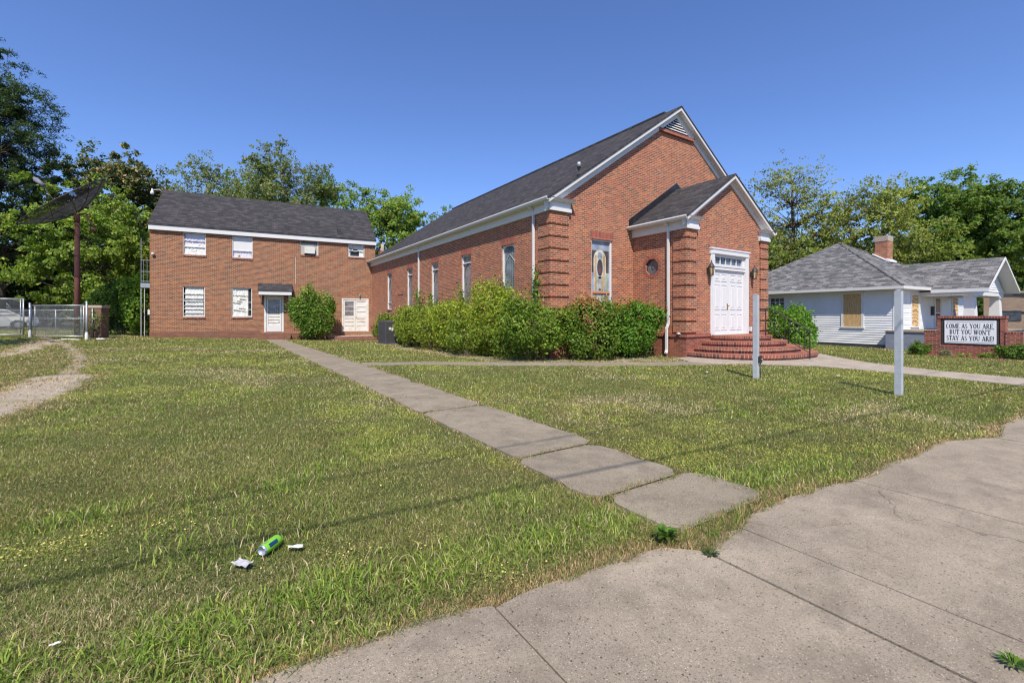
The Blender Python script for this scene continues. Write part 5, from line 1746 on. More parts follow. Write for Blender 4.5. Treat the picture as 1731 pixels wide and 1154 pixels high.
for line, cz in (("COME AS YOU ARE,", 0.965), ("BUT YOU WON'T", 0.745), ("STAY AS YOU ARE!", 0.515)):
    text_strokes(mb, line, 4.47, cz, 0.136, 0.175, SX - 0.009)
mb.build('lettering', 'letters', pn)
mb = MB()
for k in range(14):
    yk = 2.3 + k * 0.235
    mb.obox((22.25 + 0.012 * (k % 3), yk, -0.075), (0.1, 0.215, 0.1), rz=random.uniform(-0.05, 0.05))
eg = empty('garden_edging', (22.25, 4, -0.1), 'row of red bricks edging the flower bed in front of the sign', 'edging', world=True)
mb.build('bricks', 'brick_sign', eg)
bx = MB().prism([(22.3, 2.2), (24.0, 2.2), (24.0, 6.6), (22.9, 6.7), (22.3, 5.9)], 'z', -0.2, float(gz(23.2, 4.5)) + 0.0)
M['mulch'] = paint("mulch", (0.20, 0.115, 0.07), 0.95, 0.7, (0.36, 0.22, 0.12), 22, bmp=0.6)
structure(bx.build('flower_bed', 'mulch'))

# two weathered posts of a missing sign
for (x, y, h, lab, box_) in ((10.46, 5.55, 1.93, 'weathered grey square post with small black box near its foot', True),
                             (10.42, 2.93, 1.90, 'weathered grey square post nearest the pavement, in front of the white house', False)):
    o = empty('post', (x, y, 0), lab, 'post', group='two bare posts standing on the lawn', rz=R(3 if box_ else -2))
    mb = MB().box(-0.05, 0.05, -0.05, 0.05, -0.15, h)
    mb.add([(-0.054, -0.054, h), (0.054, -0.054, h), (0.054, 0.054, h), (-0.054, 0.054, h), (0, 0, h + 0.02)], [(0, 1, 4), (1, 2, 4), (2, 3, 4), (3, 0, 4), (3, 2, 1, 0)])
    mb.build('shaft', 'postpaint', o)
    if box_:
        b_ = MB().box(-0.01, 0.09, -0.10, -0.05, 0.36, 0.50).box(0.05, 0.10, -0.08, 0.02, 0.34, 0.52)
        b_.tube([(0.07, -0.06, 0.36), (0.08, -0.06, 0.12), (0.07, -0.06, -0.05)], 0.012, 6)
        b_.build('junction_box', 'black', o)
        MB().lathe([(0, 0.03), (0.02, 0.02), (0.02, 0), (0, 0)], (0.05, -0.10, 0.43), 8, Matrix.Rotation(R(90), 4, 'X')).build('bolt', 'galv', o)

# air conditioning unit by the hedge
o = empty('air_conditioner', (8.35, 25.5, float(gz(8.35, 25.5))), 'dark grey outdoor air conditioning unit with torn white labels beside the hedge', 'air conditioner', rz=R(6))
mb = MB().box(-0.5, 0.5, -0.5, 0.5, 0.02, 1.33)
mb.build('casing', 'ac', o)
mb = MB()
for k in range(22):
    z = 0.12 + k * 0.053
    mb.box(-0.46, 0.46, -0.506, -0.501, z, z + 0.012); mb.box(-0.506, -0.501, -0.46, 0.46, z, z + 0.012)
mb.build('louvres', 'black', o)
mb = MB().box(-0.14, -0.02, -0.512, -0.507, 0.78, 0.96).box(-0.30, -0.17, -0.512, -0.507, 0.84, 0.98).box(0.12, 0.34, -0.512, -0.507, 0.86, 0.95).box(0.20, 0.32, -0.512, -0.507, 0.72, 0.86)
mb.build('labels', 'paper', o)
MB().box(-0.58, 0.58, -0.58, 0.58, -0.12, 0.02).build('pad', 'concrete', o)
MB().lathe([(0.18, 0), (0.44, 0.04), (0.46, 0.0)], (0, 0, 1.33), 20).build('fan_grille', 'black', o)
mb = MB().tube([(0.45, -0.55, 0.9), (0.5, -0.6, 0.4), (0.42, -0.66, 0.05), (0.25, -0.7, 0.02)], 0.02, 6)
mb.build('cable', 'black', o)

# ================================================================== LEFT SIDE: dish, gates, pillar, car, shed
dx, dy = W(130.5, 25.2)
dz = float(gz(dx, dy))
o = empty('satellite_dish', (dx, dy, dz), 'large dark mesh satellite dish on a tall rusty pole behind the gate', 'satellite dish')
ph = 1.45 + 160 / 755 * 25.2 - dz
MB().tube([(0, 0, -0.3), (0, 0, ph * 0.55), (0, 0, ph)], [0.135, 0.125, 0.105], 14).build('pole', 'rust', o)
# dish axis in camera terms: up-left, slightly away
rgt = Vector((math.sin(TH), -math.cos(TH), 0)); fwd = Vector((math.cos(TH), math.sin(TH), 0)); up = Vector((0, 0, 1))
ax = (rgt * -0.50 + up * 0.86 + fwd * -0.57).normalized()
tang = ax.cross(Vector((0, 0, 1))).normalized(); bit = ax.cross(tang).normalized()
hub = Vector((0, 0, ph + 0.30)) + rgt * 0.05
Rd, dep_ = 2.33, 0.78
apex = hub + ax * 0.15 + rgt * -0.42 * 0.0


def dp(r, a):
    return apex + (tang * math.cos(a) + bit * math.sin(a)) * r + ax * dep_ * (r / Rd) ** 2


mb = MB()
n, kk = 48, 8
vs = [dp(0.12 + (Rd - 0.12) * k / kk, 2 * math.pi * i / n) for k in range(kk + 1) for i in range(n)]
mb.add(vs, [(k * n + i, k * n + (i + 1) % n, (k + 1) * n + (i + 1) % n, (k + 1) * n + i) for k in range(kk) for i in range(n)], True)
ds = mb.build('dish', 'dishmesh', o)
mb = MB()
for i in range(12):
    a = 2 * math.pi * i / 12
    mb.tube([dp(0.12 + (Rd - 0.12) * k / 6, a) - ax * 0.02 for k in range(7)], 0.018, 5)
for r in (Rd, Rd * 0.66, 0.45):
    mb.tube([dp(r, 2 * math.pi * i / 36) - ax * 0.01 for i in range(37)], 0.02, 5)
mb.build('ribs', 'black', ds)
mb = MB()
foc = apex + ax * 1.75 + rgt * -0.15
for a in (0.6, 2.7, 4.3):
    mb.tube([dp(Rd * 0.62, a), foc], 0.018, 5)
mb.build('feed_struts', 'black', o)
M['feedgrey'] = paint("feed_horn_grey", (0.16, 0.16, 0.19), 0.6, 0.2)
mb = MB()
hd = (rgt * -0.78 + up * 0.62).normalized()
mb.tube([foc - hd * 0.05, foc + hd * 0.5], [0.10, 0.13], 14)
mb.tube([foc + hd * 0.5, foc + hd * 0.62], [0.10, 0.08], 14)
mb.build('feed_horn', 'feedgrey', o)
mb = MB()
mb.tube([Vector((0, 0, ph - 0.1)), Vector((0, 0, ph + 0.1)), hub + ax * 0.1], 0.13, 10)
mb.tube([hub + rgt * -0.35, hub + rgt * 0.45 + up * 0.1], 0.05, 8)
mb.tube([hub + rgt * 0.45 + up * 0.1, hub + rgt * 0.95 - up * 0.85], 0.035, 6)
mb.tube([hub + rgt * 0.88 - up * 0.72, hub + rgt * 0.98 - up * 0.92], 0.07, 8)
mb.build('mount', 'rust', o)


def chain_link(mb, p0, p1, z0, z1, s=0.11, r=0.0036):
    p0 = Vector(p0); p1 = Vector(p1)
    L = (p1 - p0).length; d = (p1 - p0) / L; H_ = z1 - z0
    k = -H_
    nrm = Vector((-d.y, d.x, 0))
    for sg_ in (1, -1):
        k = -H_
        while k < L:
            if sg_ > 0: a0, b0, a1, b1 = k, 0, k + H_, H_
            else: a0, b0, a1, b1 = k, H_, k + H_, 0
            if a0 < 0: b0 += sg_ * (-a0); a0 = 0
            if a1 > L: b1 -= sg_ * (a1 - L); a1 = L
            if a1 > a0:
                P0 = p0 + d * a0 + Vector((0, 0, z0 + b0)); P1 = p0 + d * a1 + Vector((0, 0, z0 + b1))
                w = Vector((0, 0, r)) + d * r * -sg_
                mb.add([P0 - w, P0 + w, P1 + w, P1 - w], [(0, 1, 2, 3)])
                w2_ = nrm * r
                mb.add([P0 - w2_, P0 + w2_, P1 + w2_, P1 - w2_], [(0, 1, 2, 3)])
            k += s
    return mb


M['feedgrey2'] = paint("dull_wire", (0.26, 0.27, 0.28), 0.6, 0.2)


def gate(pxa, pxb, da, db, lab, z0=0.12, h=1.72, diag=False):
    a = Vector((*W(pxa, da), 0)); b = Vector((*W(pxb, db), 0))
    zg = float(gz((a.x + b.x) / 2, (a.y + b.y) / 2))
    o = empty('chain_link_gate', (a.x, a.y, zg), lab, 'gate', group='chain link gate leaves across the drive')
    b = b - a; a = Vector((0, 0, 0))
    mb = MB(); r = 0.027
    Z = lambda z: Vector((0, 0, z))
    mb.tube([a + Z(z0), a + Z(h)], r, 8); mb.tube([b + Z(z0), b + Z(h)], r, 8)
    mb.tube([a + Z(h), b + Z(h)], r, 8); mb.tube([a + Z(z0), b + Z(z0)], r, 8); mb.tube([a + Z(0.62 * h - 0.03), b + Z(0.62 * h - 0.03)], 0.02, 8)
    mb.tube([a * 0.93 + b * 0.07 + Z(z0), a * 0.93 + b * 0.07 + Z(h)], 0.016, 6)
    mb.tube([b * 0.95 + a * 0.05 + Z(z0), b * 0.95 + a * 0.05 + Z(h)], 0.016, 6)
    mb.build('gate_frame', 'galv', o)
    chain_link(MB(), a, b, z0, h).build('wire_mesh', 'feedgrey2', o)
    return o


gate(53, 141.5, 23.4, 23.3, 'closed right leaf of the chain link gate, in front of the dish pole')
gate(-60, 39.5, 22.4, 22.9, 'left leaf of the chain link gate, in front of the white car', h=1.95)
gp = []
for px, d, hh, lab in ((146.5, 23.2, 1.95, 'galvanised gate post beside the brick pillar'), (50.5, 23.3, 1.75, 'galvanised gate post between the two gate leaves')):
    x, y = W(px, d); zg = float(gz(x, y))
    o = empty('gate_post', (x, y, zg), lab, 'post')
    MB().tube([(0, 0, -0.1), (0, 0, hh)], 0.045, 10).lathe([(0.06, 0), (0.055, 0.03), (0.0, 0.06)], (0, 0, hh), 10).build('shaft', 'galv', o)
    MB().lathe([(0.075, -0.05), (0.075, 0.28), (0.045, 0.40)], (0, 0, 0), 12).build('sleeve', 'white_old', o)
x0, y0 = W(104, 22.6); x1, y1 = W(134, 22.6)
r_ = MB().tube([(x0, y0, float(gz(x0, y0)) + 0.03), (x1, y1, float(gz(x1, y1)) + 0.03)], 0.03, 8).build('fallen_rail', 'white')
r_['label'] = 'white metal rail lying on the ground below the right gate leaf'; r_['category'] = 'rail'

# back fence of chain link behind the gates
a = Vector((*W(-60, 30), 0)); b = Vector((*W(150, 27.5), 0)); zg = 0.28
o = empty('chain_link_fence', (a.x, a.y, zg), 'chain link fence on thin posts behind the dish pole', 'fence')
b = b - a; a = Vector((0, 0, 0))
mb = MB(); mb.tube([a + Vector((0, 0, 1.5)), b + Vector((0, 0, 1.5))], 0.022, 6); mb.build('top_rail', 'galv', o)
for k in range(5):
    p = a + (b - a) * k / 4
    MB().tube([p, p + Vector((0, 0, 1.55))], 0.028, 8).build('post', 'galv', o)
chain_link(MB(), a, b, 0.05, 1.5, 0.14).build('wire_mesh', 'feedgrey2', o)

# brick pillar
x, y = W(163, 24.6); zg = float(gz(x, y))
o = empty('brick_pillar', (x, y, zg), 'old brown brick gate pillar with stone cap partly covered by creeper', 'pillar', rz=R(-20))
M['brick_old'] = brick_mat("old_brick", [(0, (0.12, 0.06, 0.045)), (1, (0.24, 0.11, 0.07))], (0.23, 0.18, 0.13), stain=(0.13, 0.12, 0.06))
MB().box(-0.40, 0.40, -0.32, 0.32, -0.2, 1.66).build('shaft', 'brick_old', o)
MB().box(-0.44, 0.44, -0.36, 0.36, 1.66, 1.80).build('cap', 'sandstone', o)
MB().tube([(0.02, -0.36, -0.1), (0.02, -0.36, 1.62)], 0.03, 8).build('pipe', 'galv', o)
o2 = make_shrub('creeper', (x - 0.1, y - 0.55), 0.75, 0.16, 1.6, 'thin green creeper hanging on the brick pillar', 'creeper', base=(0.10, 0.16, 0.035), leaf=0.09, n=450, seed=77, rot=R(-20))


def extr(prof, w0, w1, mt, inset=None):
    """body from a side profile (x,z), half widths; mt maps to parent space"""
    n = len(prof)
    m = MB()
    hw = [w1 if (inset and inset(p)) else w0 for p in prof]
    vs = [(p[0], -h, p[1]) for p, h in zip(prof, hw)] + [(p[0], h, p[1]) for p, h in zip(prof, hw)]
    m.add(vs, [tuple(range(n)), tuple(range(2 * n - 1, n - 1, -1))] + [(i, n + i, n + (i + 1) % n, (i + 1) % n) for i in range(n)])
    return m


# parked car: nose to the lower left
cx, cy = W(-24, 29.5); zg = float(gz(cx, cy))
FW = rgt * -0.62 + fwd * -0.78
o = empty('parked_car', (cx, cy, zg + 0.0), 'old dusty white two-door car parked behind the left gate leaf', 'car', rz=math.atan2(FW.y, FW.x))
# built with nose toward +x
lower = [(-2.25, 0.30), (-2.35, 0.55), (-2.32, 0.82), (-1.35, 0.92), (0.85, 0.90), (2.05, 0.78), (2.32, 0.66), (2.35, 0.40), (2.2, 0.28), (1.72, 0.28), (1.66, 0.50), (1.42, 0.66), (1.16, 0.66), (0.94, 0.50), (0.88, 0.26), (-0.98, 0.26), (-1.04, 0.50), (-1.26, 0.66), (-1.52, 0.66), (-1.76, 0.50), (-1.82, 0.28)]
n = len(lower)
mb = MB()
for s in (-1, 1):
    mb.add([(p[0], s * (0.86 if p[1] < 0.7 else 0.82), p[1]) for p in lower], [tuple(range(n)) if s < 0 else tuple(range(n - 1, -1, -1))])
for i in range(8):
    p, q = lower[i], lower[i + 1]
    hp = 0.86 if p[1] < 0.7 else 0.82; hq = 0.86 if q[1] < 0.7 else 0.82
    mb.add([(p[0], -hp, p[1]), (p[0], hp, p[1]), (q[0], hq, q[1]), (q[0], -hq, q[1])], [(0, 3, 2, 1)])
mb.box(-2.2, 2.2, -0.7, 0.7, 0.22, 0.34)
mb.build('body', 'carwhite', o)
cab = [(-1.55, 0.90), (-0.85, 1.36), (0.0, 1.38), (0.85, 0.89)]
mb = MB()
roofp = [(-0.86, 0.60, 1.37), (0.05, 0.60, 1.385), (0.05, -0.60, 1.385), (-0.86, -0.60, 1.37)]
mb.add([(q[0], q[1], q[2]) for q in roofp] + [(q[0], q[1] * 1.06, q[2] - 0.05) for q in roofp], [(3, 2, 1, 0), (0, 1, 5, 4), (2, 3, 7, 6), (1, 2, 6, 5), (3, 0, 4, 7)])
for s in (-1, 1):
    for (p0, p1) in (((0.05, s * 0.60, 1.36), (0.82, s * 0.76, 0.90)), ((-0.28, s * 0.62, 1.36), (-0.36, s * 0.80, 0.90)), ((-0.86, s * 0.60, 1.35), (-1.5, s * 0.76, 0.90))):
        mb.tube([p0, p1], 0.04, 4, sq=True)
mb.build('roof', 'carwhite', o)
mb = MB()
g4 = [(-1.48, 0.74, 0.90), (-0.86, 0.58, 1.34), (0.04, 0.58, 1.35), (0.80, 0.74, 0.88)]
mb.add(g4 + [(p[0], -p[1], p[2]) for p in g4], [(0, 1, 2, 3), (7, 6, 5, 4), (3, 2, 6, 7), (1, 0, 4, 5)])
mb.build('windows', 'glass_screen', o)
for (x_, s) in ((1.30, -1), (1.30, 1), (-1.40, -1), (-1.40, 1)):
    rt = Matrix.Rotation(R(90), 4, 'X')
    w_ = MB().lathe([(0.20, -0.1), (0.31, -0.1), (0.33, -0.06), (0.33, 0.06), (0.31, 0.1), (0.2, 0.1)], (x_, s * 0.76, 0.33), 18, rt)
    wo2 = w_.build('wheel', 'rubber', o)
    MB().lathe([(0, -0.08), (0.1, -0.07), (0.2, -0.09), (0.2, 0.09), (0.1, 0.07), (0, 0.08)], (x_, s * 0.76, 0.33), 14, rt).build('rim', 'galv', wo2)
MB().box(2.33, 2.42, -0.84, 0.84, 0.42, 0.54).build('bumper', 'galv', o)
MB().box(-2.42, -2.33, -0.84, 0.84, 0.42, 0.54).build('bumper', 'galv', o)
for s in (-1, 1):
    MB().box(2.325, 2.36, s * 0.62 - 0.13, s * 0.62 + 0.13, 0.56, 0.68).build('headlight', 'glass_screen', o)

# shed
x, y = W(-8, 37); zg = 0.42
o = empty('shed', (x, y, zg), 'small pale wooden shed with gabled roof at the left edge', 'shed', rz=math.atan2(-rgt.x * 0 + rgt.y, rgt.x))
MB().box(-1.3, 1.3, 0, 3, 0, 1.9).prism([(-1.3, 1.9), (1.3, 1.9), (0.0, 3.0)], 'y', 0, 3).build('wall', 'white_old', o)
mb = MB()
for s in (-1, 1): mb.prism([(s * 1.55, 1.72), (0, 3.08), (0, 3.16), (s * 1.55, 1.80)], 'y', -0.25, 3.2)
mb.build('roof', 'shingle', o)
mb = MB()
for s in (-1, 1): mb.prism([(s * 1.56, 1.66), (0, 3.02), (0, 3.12), (s * 1.56, 1.76)], 'y', -0.29, -0.25)
mb.build('rake_board', 'white_old', o)

# overhead wires along the street (their shadows cross the lawn) and the poles that carry them
def wire(p0, p1, sag, r, lab, name='power_line', grp=None):
    pts = []
    for k in range(25):
        t = k / 24
        pts.append((p0[0] * (1 - t) + p1[0] * t, p0[1] * (1 - t) + p1[1] * t, p0[2] * (1 - t) + p1[2] * t - sag * 4 * t * (1 - t)))
    o = MB().tube(pts, r, 6).build(name, 'black')
    o['label'] = lab; o['category'] = 'cable'
    if grp: o['group'] = grp
    return o


LS = Vector((TRAVEL.x, TRAVEL.y)) / -TRAVEL.z
h1 = 7.2
def over(gx_, gy_, h): return (gx_ - LS.x * h, gy_ - LS.y * h, h)
a_ = over(1.55, 4.18, h1); b_ = over(5.89, 3.97, h1)
sl = (b_[1] - a_[1]) / (b_[0] - a_[0])
wire((-26, a_[1] + sl * (-26 - a_[0]), h1 + 0.7), (34, a_[1] + sl * (34 - a_[0]), h1 + 0.7), 0.7, 0.013, 'black overhead cable running along the street above the pavement', grp='overhead cables along the street')
a_ = over(2.15, 3.12, 6.6); b_ = over(14.1, 1.91, 6.6)
sl = (b_[1] - a_[1]) / (b_[0] - a_[0])
wire((-26, a_[1] + sl * (-26 - a_[0]), 7.2), (34, a_[1] + sl * (34 - a_[0]), 7.2), 0.6, 0.017, 'thicker black overhead cable slanting over the street', grp='overhead cables along the street')
for x_, lab in ((-26, 'wooden utility pole down the street to the left'), (34, 'wooden utility pole down the street to the right')):
    o = empty('utility_pole', (x_, -1.6, 0), lab, 'utility pole')
    MB().tube([(0, 0, -0.5), (0, 0, 10)], [0.16, 0.11], 12).build('shaft', 'bark', o)
    MB().box(-0.06, 0.06, -2.2, 2.2, 8.3, 8.42).build('crossarm', 'bark', o)
p0 = Vector((*W(-80, 24), 1.45 + 133 / 755 * 24)); p1 = Vector((*W(118, 30.5), 1.45 + 107 / 755 * 30.5))
wire(p0, p1, 0.25, 0.012, 'thin black cable crossing in front of the trees at the left', 'cable')

# ================================================================== TREES
SP = (0.115, 0.165, 0.028)    # fresh spring green
make_tree('pine_tree', W(-2, 33), 22.6, 3.4, 'tall dark pine at the left edge of the picture', base=(0.026, 0.045, 0.020), alt=((0.06, 0.10, 0.015), 0.22), leaf=0.27, n=62000, cb=0.10, trunk_r=0.34, tips=170, clump=0.95, seed=3, aspect=0.20, flat=0.42)
make_tree('broadleaf_tree', W(152, 33), 11.7, 4.3, 'bright green leafy tree behind the satellite dish', base=(0.125, 0.178, 0.03), alt=((0.19, 0.24, 0.04), 0.25), leaf=0.20, n=46000, cb=0.03, tips=130, clump=0.85, seed=4, flat=0.4, trunk_r=0.25)
make_tree('magnolia_tree', W(205, 42), 17.8, 5.4, 'dark magnolia with rusty leaf undersides rising above the bright green tree', base=(0.055, 0.078, 0.028), alt=((0.26, 0.20, 0.10), 0.26), leaf=0.29, n=46000, cb=0.12, tips=170, clump=1.0, seed=5, trunk_r=0.3)
make_tree('sparse_tree', W(352, 45), 17.9, 4.3, 'thin crowned tree with small pale leaves left of the brick building ridge', base=(0.13, 0.15, 0.055), leaf=0.20, n=21000, cb=0.25, tips=170, clump=0.85, seed=6, bark='bark_pale', trunk_r=0.2)
make_tree('broadleaf_tree', W(282, 46), 15.6, 2.2, 'small bright green treetop at the left end of the annex roof', base=SP, leaf=0.22, n=9000, cb=0.2, tips=40, clump=0.9, seed=7)
make_tree('sparse_tree', W(478, 47), 20.2, 5.6, 'tallest thin tree with pale twigs above the middle of the annex roof', base=(0.11, 0.14, 0.045), alt=((0.2, 0.16, 0.1), 0.12), leaf=0.21, n=40000, cb=0.2, tips=230, clump=0.95, seed=8, bark='bark_pale', trunk_r=0.22)
make_tree('broadleaf_tree', W(428, 50), 18.3, 3.9, 'dense green tree behind the annex roof, left of the tallest thin tree', base=SP, leaf=0.24, n=26000, cb=0.15, tips=100, clump=1.05, seed=9)
make_tree('broadleaf_tree', W(548, 52), 19.0, 4.2, 'dense green tree behind the right half of the annex roof', base=(0.09, 0.165, 0.022), leaf=0.25, n=32000, cb=0.12, tips=120, clump=1.15, seed=10)
make_tree('broadleaf_tree', W(652, 46), 15.2, 4.7, 'rounded green tree in the gap between annex and church roof', base=(0.12, 0.175, 0.03), alt=((0.18, 0.23, 0.04), 0.2), leaf=0.24, n=42000, cb=0.15, tips=150, clump=1.05, seed=11, trunk_r=0.28)
make_tree('broadleaf_tree', W(752, 60), 16.6, 2.4, 'small treetop just showing over the church roof slope', base=SP, leaf=0.25, n=5000, cb=0.3, tips=45, clump=0.8, seed=12)
make_tree('sparse_tree', W(1340, 40), 16.1, 4.4, 'open crowned tree with dark forked trunk right of the church entrance', base=(0.17, 0.185, 0.045), leaf=0.19, n=13000, cb=0.18, tips=190, clump=0.8, seed=13, trunk_r=0.36)
make_tree('sparse_tree', W(1462, 38), 13.9, 4.6, 'yellow-green spreading tree behind the house roof', base=(0.17, 0.19, 0.045), leaf=0.2, n=26000, cb=0.12, tips=190, clump=0.85, seed=14, trunk_r=0.3, stems=2)
make_tree('broadleaf_tree', W(1596, 44), 16.6, 4.8, 'dense dark green tree behind the porch roof of the house', base=(0.085, 0.135, 0.024), alt=((0.13, 0.18, 0.03), 0.3), leaf=0.26, n=38000, cb=0.1, tips=110, clump=1.1, seed=15)
make_tree('broadleaf_tree', W(1695, 41), 15.0, 4.3, 'dense green tree above the white porch gable', base=(0.09, 0.14, 0.024), leaf=0.25, n=34000, cb=0.2, tips=110, clump=1.0, seed=16)
make_tree('broadleaf_tree', W(1560, 36), 9.4, 2.6, 'lower yellow-green tree right of the house chimney', base=(0.13, 0.165, 0.03), leaf=0.2, n=9000, cb=0.2, tips=60, clump=0.8, seed=18)
make_tree('broadleaf_tree', W(1800, 40), 13.5, 3.8, 'dense green tree beyond the right edge of the picture', base=(0.08, 0.15, 0.02), leaf=0.25, n=12000, cb=0.1, tips=70, clump=1.1, seed=19)
make_tree('broadleaf_tree', W(1335, 33), 7.6, 3.2, 'low yellow-green tree between the church and the house roof', base=(0.12, 0.15, 0.03), leaf=0.19, n=14000, cb=0.05, tips=80, clump=0.8, seed=20)
for i, (px, d, h, r, lab) in enumerate(((1300, 50, 12.6, 3.6, 'dark green tree directly behind the porch corner of the church'), (1400, 52, 12.0, 4.2, 'dark green tree filling the gap under the open crowned trees'),
                                        (1500, 50, 12.5, 4.2, 'dark green tree behind the left side of the house chimney'), (1735, 70, 7.6, 3.5, 'distant dark green tree above the tan building'))):
    make_tree('broadleaf_tree', W(px, d), h, r, lab, base=(0.055, 0.105, 0.02), leaf=0.27, n=13000, cb=0.02, tips=70, clump=1.15, seed=30 + i)
for i, (px, d, h, r, lab) in enumerate(((-70, 37, 13.5, 4.5, 'bushy tree at the far left edge behind the shed, shade put into its leaf colour'), (28, 41, 13.6, 4.3, 'bushy tree under the tall pine, leaves coloured dark for shade'),
                                        (95, 40, 9.0, 3.6, 'low bushy tree behind the bright green tree, leaves coloured dark for shade'), (-170, 30, 10.5, 4.0, 'bushy tree outside the left edge, shade put into its leaf colour'))):
    make_tree('shade_toned_tree', W(px, d), h, r, lab, base=(0.024, 0.045, 0.014), alt=((0.06, 0.10, 0.02), 0.15), leaf=0.26, n=15000, cb=0.0, tips=80, clump=1.2, seed=40 + i)  # dark leaf colour stands in for shade cast by neighbouring trees
# tree whose shade falls across the drive by the gate
make_tree('broadleaf_tree', W(-632, 12.2), 11.5, 3.4, 'green tree beside the drive, outside the left edge of the picture', base=SP, leaf=0.2, n=16000, cb=0.25, tips=80, clump=0.9, seed=50)

# far woods as one mass
n = 26000
a = rng.uniform(R(-5), R(120), n); d = rng.uniform(82, 120, n)
X = d * np.cos(a); Y = d * np.sin(a)
Z = rng.random(n) ** 0.8 * (7 + 4 * vnoise(X, Y, 9, 5))
V, F, C = leaf_verts(np.stack([X, Y, Z], 1), rng.uniform(0.8, 1.8, n), np.zeros((n, 3)), vary((0.06, 0.10, 0.02), n, rng), 0.7)
o = np_mesh('woods', V, F, C, 'leaf')
o['label'] = 'distant belt of green woods behind everything'; o['category'] = 'woods'; o['kind'] = 'stuff'

# ================================================================== SHRUBS
HG = 'overgrown shrubs along the church wall'
G1 = (0.125, 0.185, 0.024); G2 = (0.21, 0.255, 0.03)
make_shrub('shrub', (12.35, 10.95), 1.30, 0.95, 2.15, 'dark glossy shrub with orange tips in the corner beside the church entrance', base=(0.085, 0.165, 0.02), top=((0.40, 0.16, 0.05), 0.72), leaf=0.075, n=20000, seed=61, group=HG)
make_shrub('shrub', (10.55, 11.1), 1.05, 0.95, 2.1, 'shrub with reddish new growth below the stained glass window', base=(0.11, 0.17, 0.024), top=((0.36, 0.19, 0.09), 0.62), leaf=0.07, n=17000, seed=62, group=HG)
make_shrub('shrub', (8.9, 12.1), 1.15, 1.15, 2.3, 'broad shrub with pale tan tips in front of the church corner', base=G1, top=((0.30, 0.24, 0.10), 0.72), leaf=0.07, n=20000, seed=63, group=HG)
make_shrub('shrub', (8.75, 14.5), 0.95, 1.35, 2.85, 'tallest yellow-green shrub below the arched side window', base=G2, leaf=0.065, n=18000, seed=64, group=HG)
make_shrub('shrub', (8.45, 17.0), 1.0, 1.4, 2.35, 'yellow-green shrub below the second side window of the church', base=G2, leaf=0.07, n=15000, seed=65, group=HG)
make_shrub('shrub', (8.4, 19.6), 1.05, 1.4, 2.3, 'rounded yellow-green shrub below the third side window of the church', base=(0.175, 0.22, 0.03), leaf=0.075, n=14000, seed=66, group=HG)
make_shrub('shrub', (8.45, 22.3), 1.0, 1.3, 2.25, 'rounded shrub beside the rear downspout of the church', base=(0.17, 0.215, 0.03), leaf=0.08, n=12000, seed=67, group=HG)
make_shrub('shrub', (8.9, 24.2), 0.6, 0.7, 2.1, 'small shrub just right of the grey air conditioning unit', base=G2, leaf=0.08, n=5000, seed=68, group=HG)
make_shrub('shrub', (8.75, 27.4), 0.75, 0.95, 2.2, 'loose shrub with pale tips behind the grey air conditioning unit', base=G1, top=((0.28, 0.26, 0.12), 0.75), leaf=0.09, n=6000, seed=69, group=HG)
make_shrub('shrub', (8.0, 15.2), 0.8, 1.6, 1.55, 'low front part of the hedge at the edge of the lawn', base=(0.155, 0.205, 0.028), leaf=0.07, n=11000, seed=70, group=HG)
for i, (y_, h_, lab) in enumerate(((12.72, 3.6, 'climbing vine beside the front downspout of the church'), (14.7, 3.75, 'leafy shoot growing up in front of the arched window'), (18.1, 3.3, 'leafy shoot growing up in front of the second side window'),
                                   (21.6, 3.2, 'leafy shoot growing up in front of the third side window'), (23.3, 3.4, 'leafy shoot growing beside the rear downspout'))):
    make_shrub('vine', (9.2 if i else 9.4, y_), 0.13, 0.22, h_, lab, 'vine', base=(0.12, 0.2, 0.025), leaf=0.085, n=900, seed=80 + i, z_low=1.6, group='shoots climbing the church wall', lobes=14)
ax_, ay_ = AP(9.0, -1.35)
make_shrub('shrub', (ax_, ay_), 1.35, 1.0, 3.7, 'tall rounded shrub against the brick building between its two doors', base=(0.115, 0.19, 0.03), top=((0.2, 0.28, 0.05), 0.6), leaf=0.11, n=16000, seed=91, lobes=14)
make_shrub('shrub', (20.3, 9.4), 1.15, 0.95, 1.9, 'rounded green shrub behind the handrail, between church and house', base=(0.10, 0.2, 0.022), leaf=0.08, n=16000, seed=92)
ax_, ay_ = W(236, 28.0)
make_shrub('shrub', (ax_, ay_), 0.9, 1.0, 4.6, 'leafy overgrowth climbing beside the left corner of the brick building', base=(0.12, 0.2, 0.025), leaf=0.12, n=8000, seed=93, lobes=12)
ax_, ay_ = W(205, 28.5)
make_shrub('shrub', (ax_, ay_), 1.5, 1.1, 3.6, 'dark green bush right of the brick pillar', base=(0.06, 0.115, 0.02), leaf=0.13, n=9000, seed=94)
SGp = 'small plants in the bed in front of the sign'
make_shrub('shrub', (22.75, 5.75), 0.36, 0.36, 0.52, 'round green shrub at the left end of the sign bed', base=(0.075, 0.14, 0.02), leaf=0.05, n=2500, seed=95, group=SGp)
make_shrub('shrub', (22.8, 3.35), 0.40, 0.40, 0.60, 'round green shrub at the right end of the sign bed', base=(0.075, 0.14, 0.02), leaf=0.05, n=2800, seed=96, group=SGp)
make_shrub('shrub', (22.7, 2.6), 0.34, 0.34, 0.55, 'round green shrub at the right edge of the picture', base=(0.08, 0.14, 0.02), leaf=0.05, n=2000, seed=97, group=SGp)
make_shrub('plant', (22.6, 5.0), 0.26, 0.3, 0.24, 'spiky grey-green plant below the left half of the sign', 'plant', base=(0.15, 0.19, 0.10), leaf=0.10, n=350, seed=98, group=SGp, aspect=0.2)
